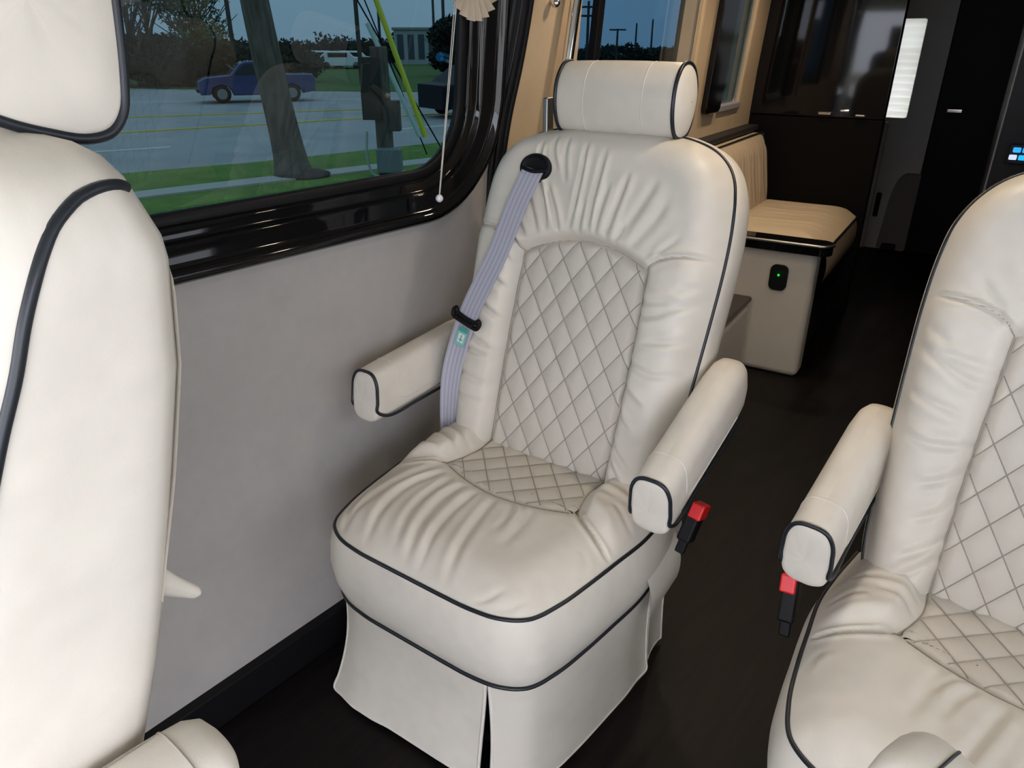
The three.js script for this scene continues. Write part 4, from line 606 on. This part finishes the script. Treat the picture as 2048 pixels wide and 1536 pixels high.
// ------------------------------------------------------------------ outside
const GY = -0.72;
const grassTex = dataTex(512, 512, (x, y) => { const n = 0.6 * vnoise(x * 90, y * 90, 90, 90) + 0.4 * vnoise(x * 14, y * 14, 14, 14); return [0.25 + 0.18 * n, 0.36 + 0.22 * n, 0.10 + 0.08 * n]; }, true, 0.25, 0.25);
const roadTex = dataTex(512, 512, (x, y) => { const n = 0.5 * vnoise(x * 200, y * 200, 200, 200) + 0.5 * vnoise(x * 8, y * 8, 8, 8); const v = 0.54 + 0.12 * n; return [v, v, v * 1.01]; }, true, 0.2, 0.2);
M.grass = std([1, 1, 1], 0.95, { map: grassTex }); M.road = std([1, 1, 1], 0.85, { map: roadTex });
M.concrete = std([0.42, 0.41, 0.38], 0.9); M.yellow = std([0.65, 0.48, 0.05], 0.7); M.white = std([0.65, 0.65, 0.63], 0.7); M.wood = std([1, 1, 1], 0.9, { map: dataTex(256, 512, (x, y) => { const n = vnoise(x * 30, y * 4, 30, 4) * 0.7 + vnoise(x * 70, y * 12, 70, 12) * 0.3; const v = 0.24 + 0.24 * n; return [v, v * 0.92, v * 0.84]; }, true) });
function flat(poly, y, m, name, label) { const s = new THREE.Shape(poly.map(([x, z]) => new THREE.Vector2(x, z))); const g = new THREE.ExtrudeGeometry(s, { depth: 0.03, bevelEnabled: false }); g.rotateX(Math.PI / 2); g.translate(0, y, 0); g.computeVertexNormals(); return struct(name, boxUV(g), m, label); }
{
  flat([[60, 60], [60, -160], [-160, -160], [-160, 60]], GY - 0.04, std([0.10, 0.12, 0.05], 0.95), 'ground', 'dark field ground');
  // near verge, road, far verge: edges measured along the road, which runs slightly away from the van
  const near = [[-15.9, 3], [-14.15, -6.2], [-13.5, -8.4], [-12.95, -12.3], [-9.5, -30], [-4, -58]], far = [[-48, 3], [-42, -19], [-34, -22.7], [-26.5, -27.5], [-21, -40], [-14, -64]];
  flat([[-3.2, 14], [-17.6, 14], ...near, [-3.2, -58]], GY, M.grass, 'lawn', 'green grass verge beside the van');
  flat([[-3.2, 40], [40, 40], [40, -58], [-3.2, -58]], GY + 0.01, std([0.34, 0.335, 0.32], 0.9), 'pavement', 'pale concrete lot under the van');
  flat([...near, ...far.slice().reverse()], GY - 0.02, M.road, 'road', 'grey asphalt road with lane lines');
  flat([...far, [-60, -90], [-110, -60], [-110, 3]], GY + 0.0, std([1, 1, 1], 0.95, { map: grassTex, color: new THREE.Color(0.5, 0.55, 0.5) }), 'lawn', 'green verge across the road');
  const strip = (pts, w, m, name, label, y = GY + 0.008) => { const a = pts.map(([x, z], i) => { const p = pts[Math.max(0, i - 1)], n = pts[Math.min(pts.length - 1, i + 1)], dx = n[0] - p[0], dz = n[1] - p[1], l = Math.hypot(dx, dz); return [x + dz / l * w / 2, z - dx / l * w / 2]; }), b = pts.map(([x, z], i) => { const p = pts[Math.max(0, i - 1)], n = pts[Math.min(pts.length - 1, i + 1)], dx = n[0] - p[0], dz = n[1] - p[1], l = Math.hypot(dx, dz); return [x - dz / l * w / 2, z + dx / l * w / 2]; }); return flat([...a, ...b.reverse()], y, m, name, label); };
  strip([[-12.4, 3], [-11.75, -5.4], [-10.82, -10.7], [-8, -24], [-6, -36]], 0.55, M.concrete, 'path', 'narrow concrete path in the grass', GY + 0.03);
  strip([[-22.6, -2], [-20.93, -9.2], [-18.56, -17.8], [-14, -34]], 0.14, M.yellow, 'road_marking', 'near solid yellow line'); strip([[-29, -3], [-25.24, -11.2], [-20.8, -19.9], [-16, -34]], 0.14, M.yellow, 'road_marking', 'far solid yellow line');
  strip([[-17.9, -5.9], [-17.04, -8.54]], 0.13, M.white, 'road_marking', 'white lane dash'); strip([[-15.77, -14.5], [-15.0, -17.6]], 0.13, M.white, 'road_marking', 'white lane dash'); strip([[-33, -12], [-30, -16.4], [-24, -24]], 0.12, M.white, 'road_marking', 'far white lane line');
}
const ground = (x, z) => V(x, GY, z);
// leaning trunk on the verge
{
  const t = thing('leaning_tree', 'thick leaning bare trunk standing on the grass verge', 'tree', [-11.5, GY, -7.95]);
  const rings = []; for (let i = 0; i <= 20; i++) { const k = i / 20, r = 0.27 - 0.085 * k + 0.09 * Math.exp(-k * 16); rings.push(Array.from({ length: 20 }, (_, j) => { const a = j / 20 * 2 * Math.PI, w = 1 + 0.07 * Math.sin(3 * a + k * 3) + 0.05 * Math.sin(5 * a - k * 7); return V(r * w * Math.cos(a) - 0.34 * k, -0.05 + 5.2 * k, r * w * Math.sin(a) + 0.36 * k); })); }
  part('trunk', loft(rings, true, true), M.wood, t); part('root_flare', [new THREE.SphereGeometry(0.5, 16, 8).scale(1.1, 0.16, 1).translate(0.1, 0.02, -0.1)], std([0.05, 0.035, 0.025], 0.95), t, 'bare soil around the foot');
}
// meter post with its boxes
{
  const t = thing('meter_post', 'square wooden post carrying dark electrical boxes on the verge', 'post', [-10.25, GY, -9.05], R(35));
  part('post', [box(0.26, 2.12, 0.22, 0, 1.05, 0, 0.02)], M.wood, t); part('board', box(0.34, 1.0, 0.06, -0.16, 1.45, 0.12, 0.01), std([0.035, 0.03, 0.03], 0.8), t); part('electrical_box', box(0.22, 0.5, 0.16, 0.22, 1.02, 0.12, 0.02), std([0.05, 0.045, 0.045], 0.6), t); part('meter_box', box(0.42, 0.42, 0.26, 0.10, 0.28, 0.16, 0.03), std([0.16, 0.20, 0.22], 0.5), t, 'grey meter box');
  part('conduit', tube([[-0.28, 0.75, 0.14], [-0.30, 0.35, 0.16], [-0.22, 0.06, 0.2], [0.0, 0.01, 0.25], [0.25, 0.03, 0.25], [0.34, 0.1, 0.2]], 0.022, false, 40), std([0.4, 0.42, 0.42], 0.5), t, 'pale conduit loop'); part('insulator', new THREE.SphereGeometry(0.05, 10, 8).translate(0.14, 1.34, 0.14), std([0.5, 0.3, 0.2], 0.5), t);
}
// guy wires with a yellow guard
{
  const t = thing('guy_wire', 'pole guy wires with a yellow plastic guard sloping to the ground', 'guy wire');
  const dir = V(-1.1, 6.0, 0.9), b = ground(-11.6, -11.4);
  const at = (k, o = 0) => b.clone().addScaledVector(dir, k).add(V(-0.3 * o, 0, 0.35 * o));
  part('yellow_guard', rod(at(0.06, -0.15), at(0.95, 0.9), 0.055, 0.055, 10), std([0.72, 0.70, 0.05], 0.5), t, 'yellow guard tube'); part('pale_guard', rod(at(0.06, 0.1), at(0.42, 1.0), 0.05, 0.05, 10), std([0.55, 0.68, 0.66], 0.5), t, 'pale guard tube'); part('wire', [rod(at(0, 0), at(1.1, 1.9), 0.014, 0.014, 6), rod(at(-0.02, -0.9), at(0.5, 1.2), 0.016, 0.016, 6)], M.black, t);
}
// blue pickup on the road
{
  const t = thing('pickup_truck', 'blue pickup truck passing on the far lanes behind the trunk', 'truck', [-28.2, GY, -18.2], R(153));
  t.scale.setScalar(0.84);
  const paint = phy([0.012, 0.035, 0.15], 0.3, { clearcoat: 1 });
  const prof = [[2.55, 0.42], [2.62, 0.62], [2.58, 0.92], [2.3, 1.06], [1.15, 1.16], [0.72, 1.62], [0.45, 1.74], [-0.55, 1.76], [-0.85, 1.68], [-1.0, 1.18], [-2.55, 1.16], [-2.62, 1.0], [-2.6, 0.5], [-2.1, 0.42], [-1.95, 0.72], [-1.55, 0.86], [-1.15, 0.72], [-1.0, 0.38], [1.1, 0.38], [1.25, 0.72], [1.65, 0.86], [2.05, 0.72], [2.2, 0.42]];
  const s = new THREE.Shape(prof.map((p) => new THREE.Vector2(...p))), g = new THREE.ExtrudeGeometry(s, { depth: 1.7, bevelEnabled: true, bevelSize: 0.06, bevelThickness: 0.08, bevelSegments: 3 }); g.translate(0, 0, -0.85); g.rotateY(Math.PI / 2);
  part('body', g, paint, t);
  const glass = phy([0.02, 0.03, 0.04], 0.05);
  for (const sd of [-1, 1]) { const w = new THREE.Shape([[1.02, 1.2], [0.66, 1.58], [0.42, 1.66], [-0.55, 1.68], [-0.78, 1.62], [-0.88, 1.2]].map((p) => new THREE.Vector2(...p))), q = new THREE.ExtrudeGeometry(w, { depth: 0.02, bevelEnabled: false }); q.translate(0, 0, sd * 0.93 - 0.01); q.rotateY(Math.PI / 2); part('side_window', q, glass, t); }
  part('windscreen', box(1.5, 0.62, 0.02, 0, 0, 0, 0.005).rotateX(R(-47)).translate(0, 1.42, -0.96), std([0.35, 0.42, 0.48], 0.1), t);
  for (const [x, z] of [[0.84, -1.65], [-0.84, -1.65], [0.84, 1.55], [-0.84, 1.55]]) { const w = part('wheel', new THREE.TorusGeometry(0.30, 0.10, 10, 24).rotateY(Math.PI / 2).translate(x, 0.39, z), M.rubber, t); part('wheel_rim', cyl(0.24, 0.24, 0.14, 0, 0, 0, 18).rotateZ(Math.PI / 2).translate(x, 0.39, z), M.steel, w); }
  part('bumper', box(1.75, 0.18, 0.14, 0, 0.55, -2.66, 0.04), M.plastic, t); for (const k of [-1, 1]) part('headlight', box(0.3, 0.16, 0.05, 0.65 * k, 0.86, -2.6, 0.02), M.white, t);
}
// dark car at the window's edge
{
  const t = thing('dark_car', 'dark car entering at the right edge of the first window', 'car', [-16.9, GY, -19.6], R(-16));
  const s = new THREE.Shape([[2.1, 0.35], [2.15, 0.75], [1.0, 0.92], [0.5, 1.38], [-0.9, 1.42], [-1.7, 0.95], [-2.15, 0.9], [-2.15, 0.35]].map((p) => new THREE.Vector2(...p))), g = new THREE.ExtrudeGeometry(s, { depth: 1.5, bevelEnabled: true, bevelSize: 0.08, bevelThickness: 0.1, bevelSegments: 3 }); g.translate(0, 0, -0.75); g.rotateY(Math.PI / 2);
  part('body', g, phy([0.006, 0.008, 0.014], 0.5, { specularIntensity: 0.3 }), t); for (const [x, z] of [[0.78, -1.35], [-0.78, -1.35], [0.78, 1.35], [-0.78, 1.35]]) part('wheel', new THREE.TorusGeometry(0.24, 0.09, 8, 20).rotateY(Math.PI / 2).translate(x, 0.33, z), M.rubber, t);
}
// trees: trunk, limbs and a loose crown of small leaves
const leafG = new THREE.BufferGeometry(); leafG.setAttribute('position', new THREE.Float32BufferAttribute([-0.5, 0, 0, 0.5, 0, 0, 0, 1, 0.15], 3)); leafG.computeVertexNormals(); leafG.setAttribute('uv', new THREE.Float32BufferAttribute([0, 0, 1, 0, 0.5, 1], 2));
function crown(n, shape, size, col, parent, name = 'foliage') {
  const m = new THREE.InstancedMesh(leafG, std(col, 0.9, { side: THREE.DoubleSide }), n), q = new THREE.Quaternion(), c = new THREE.Color();
  for (let i = 0; i < n; i++) { const p = shape(); q.setFromEuler(new THREE.Euler(rr(0, 6), rr(0, 6), rr(0, 6))); const s = size * rr(0.6, 1.4); m.setMatrixAt(i, new THREE.Matrix4().compose(p, q, V(s, s, s))); c.setScalar(rr(0.7, 1.25)); m.setColorAt(i, c); }
  m.name = name; m.castShadow = m.receiveShadow = true; m.userData.kind = 'stuff'; parent.add(m); return m;
}
const inBall = (cx, cy, cz, rx, ry, rz) => () => { let x, y, z; do { x = rr(-1, 1); y = rr(-1, 1); z = rr(-1, 1); } while (x * x + y * y + z * z > 1); return V(cx + x * rx, cy + y * ry, cz + z * rz); };
function tree(label, x, z, h, w, opt = {}) {
  const t = thing('tree', label, 'tree', [x, GY, z], 0, opt.group), limbs = [rod(V(0, -0.1, 0), V(0.1, h * 0.6, 0.05), 0.02 * h + 0.03, 0.012 * h, 8)];
  const n = opt.limbs || 14; for (let i = 0; i < n; i++) { const a = rr(0, 6.28), y0 = h * rr(0.15, 0.55), L = w * rr(0.35, 0.55); limbs.push(rod(V(0.03, y0, 0.02), V(Math.cos(a) * L, y0 + h * rr(0.2, 0.42), Math.sin(a) * L), 0.008 * h, 0.003 * h, 5)); }
  part('trunk', limbs, std(opt.bark || [0.05, 0.045, 0.04], 0.95), t);
  if (opt.leaves) { const bl = []; for (let i = 0; i < (opt.blobs || 9); i++) { const a = rr(0, 6.28), r = w * 0.28 * Math.sqrt(rnd()); bl.push(inBall(Math.cos(a) * r, h * rr(opt.low ?? 0.45, 0.82), Math.sin(a) * r, w * 0.26, h * 0.16, w * 0.26)); } crown(opt.leaves, () => bl[Math.floor(rnd() * bl.length)](), opt.size || 0.25, opt.col || [0.06, 0.085, 0.03], t); }
  return t;
}
// far positions are spread along bearings from the van
const far = (bearing, D) => [-Math.sin(R(bearing)) * D, -Math.cos(R(bearing)) * D];   // bearing measured from the rear towards the left
{
  let [x, z] = far(60.4, 57); tree('big rounded budding tree left of the leaning trunk', x, z, 6.6, 5.6, { leaves: 4200, size: 0.17, low: 0.35, limbs: 30, col: [0.10, 0.15, 0.08] });
  for (const [b, D, h, lab] of [[65.9, 52, 9.5, 'tall bare tree nearest the driver seat'], [64.5, 55, 9, 'bare thin tree second from the driver seat'], [63.4, 60, 8.4, 'bare thin tree close behind the rounded tree']]) { [x, z] = far(b, D); tree(lab, x, z, h, 3.6, { leaves: 1500, size: 0.12, limbs: 30, bark: [0.12, 0.11, 0.10], col: [0.13, 0.14, 0.10] }); }
  for (const [b, D, h, w, lab] of [[66.5, 49, 3.0, 5.5, 'dark bush under the bare trees'], [62.8, 47, 2.6, 5.5, 'dark bush under the rounded tree'], [59.2, 48, 2.3, 5, 'low dark bush just left of the leaning trunk'], [55.3, 50, 2.1, 6, 'low dark bush behind the leaning trunk']]) { [x, z] = far(b, D); const t = thing('bush', lab, 'bush', [x, GY, z]); part('stem', [rod(V(0, -0.1, 0), V(0.2, h * 0.6, 0), 0.06, 0.03, 6), rod(V(0, 0, 0), V(-0.6, h * 0.6, 0.2), 0.05, 0.02, 6)], M.dark, t); crown(3600, inBall(0, h * 0.48, 0, w * 0.5, h * 0.52, w * 0.4), 0.2, [0.035, 0.046, 0.028], t); }
  [x, z] = far(43.4, 56); tree('dark round evergreen at the right end of the first window', x, z, 4.4, 3.6, { leaves: 4500, size: 0.24, low: 0.2, blobs: 12, col: [0.012, 0.02, 0.012] });
  // distant woodland along the horizon
  const wood = thing('woodland', 'dark distant tree line along the horizon', 'trees'); wood.userData.kind = 'stuff';
  const tops = []; for (let i = 0; i < 360; i++) { const b = rr(8, 74); tops.push([b, rr(92, 125), rr(1.7, 3.0) * (rnd() < 0.12 ? 1.35 : 1) * (b < 37 ? 0.62 : 1)]); };
  crown(90000, () => { const q = tops[Math.floor(rnd() * tops.length)], [a, b] = far(q[0] + rr(-1.1, 1.1), q[1]); const k = rnd(); return V(a, GY - 0.2 + q[2] * k * (0.8 + 0.2 * rnd()), b); }, 0.42, [0.03, 0.04, 0.03], wood);
}
// pale building, parked cars, poles and wires far off
{
  const [x, z] = far(45.9, 88); const t = thing('building', 'small pale building with upright bays beyond the road', 'building', [x, GY, z], R(46));
  part('wall', box(4.6, 3.4, 4, 0, 1.7, 0, 0.03), std([0.35, 0.38, 0.38], 0.8), t); part('roof', box(5.0, 0.25, 4.4, 0, 3.5, 0, 0.04), std([0.25, 0.27, 0.28], 0.8), t); for (let i = 0; i < 4; i++) part('window', box(0.65, 2.4, 0.08, -1.65 + i * 1.1, 1.75, 2.02, 0.01), std([0.05, 0.07, 0.09], 0.2), t);
  const cars = [[53.6, 80, 'leftmost of the small white cars parked far beyond the road'], [52.5, 78, 'second small white car parked far beyond the road'], [51.2, 74, 'third small white car parked far beyond the road'], [50.3, 76, 'rightmost small white car of the parked row'], [42.4, 66, 'lone small pale car parked beside the dark evergreen']];
  const base = (lab, px, pz) => { const c = thing('parked_car', lab, 'car', [px, GY, pz], R(50), 'far parked cars'); const s = new THREE.Shape([[2.0, 0.3], [2.05, 0.8], [1.1, 0.95], [0.6, 1.4], [-1.2, 1.42], [-1.9, 0.95], [-2.05, 0.9], [-2.05, 0.3]].map((p) => new THREE.Vector2(...p))), g = new THREE.ExtrudeGeometry(s, { depth: 1.5, bevelEnabled: true, bevelSize: 0.06, bevelThickness: 0.08, bevelSegments: 2 }); g.translate(0, 0, -0.75); part('body', g, std([0.75, 0.77, 0.78], 0.4), c); part('windows', box(1.7, 0.36, 1.7, -0.3, 1.15, 0, 0.03), M.black, c); for (const q of [1.3, -1.3]) part('wheel', cyl(0.3, 0.3, 1.66, 0, 0, 0, 14).rotateX(Math.PI / 2).translate(q, 0.3, 0), M.rubber, c); return c; };
  for (const [b, D, lab] of cars) { const [cx, cz] = far(b, D); base(lab, cx, cz); }
  const pole = (b, D, h, lab, arms) => { const [px, pz] = far(b, D), p = thing('utility_pole', lab, 'pole', [px, GY, pz], R(b)); part('pole', rod(V(0, -0.1, 0), V(0, h, 0), 0.13, 0.09, 8), std([0.05, 0.045, 0.04], 0.9), p); for (const [y, w] of arms) part('cross_arm', box(w, 0.14, 0.12, 0, y, 0, 0.01), std([0.05, 0.045, 0.04], 0.9), p); return p; };
  pole(49.9, 46, 11, 'utility pole just left of the meter post', [[5.2, 1.4]]); pole(48.4, 75, 12, 'thin utility pole right of the meter post', []); pole(43.9, 60, 12, 'utility pole rising behind the dark evergreen', []); pole(44.6, 75, 12, 'thin pole left of the dark evergreen', []); pole(58.3, 46, 10, 'street light pole left of the leaning trunk', []);
  pole(33.7, 62, 5.0, 'utility pole with cross arms seen through the rear window', [[4.6, 1.9], [4.0, 1.5]]); pole(31.6, 80, 3.4, 'small distant pole with a cross arm in the rear window', [[3.3, 1.6]]); pole(30.3, 95, 4.2, 'third small pole from the left in the rear window', []); pole(29.2, 95, 4.6, 'rightmost small pole in the rear window', []);
  const wire = (pts, lab) => single('overhead_wire', tube(pts, 0.03, false, 30, 5), M.black, lab, 'wire');
  const fp = (b, D, y) => { const [a, c] = far(b, D); return [a, y, c]; };
  wire([fp(57, 46, 6.4), fp(53, 46, 5.0), fp(50.4, 45.5, 6.2)], 'sagging wire right of the leaning trunk'); wire([fp(48, 46, 5.3), fp(46, 48, 4.4), fp(43, 52, 5.6)], 'sagging wire above the pale building');
  const [wx, wz] = far(27, 100); single('white_fence', box(22, 0.9, 0.2, 0, 0, 0).rotateY(R(27)).translate(wx, GY + 0.5, wz), M.white, 'long low white fence seen through the rear window', 'fence');
}
renderer.render(scene, camera);
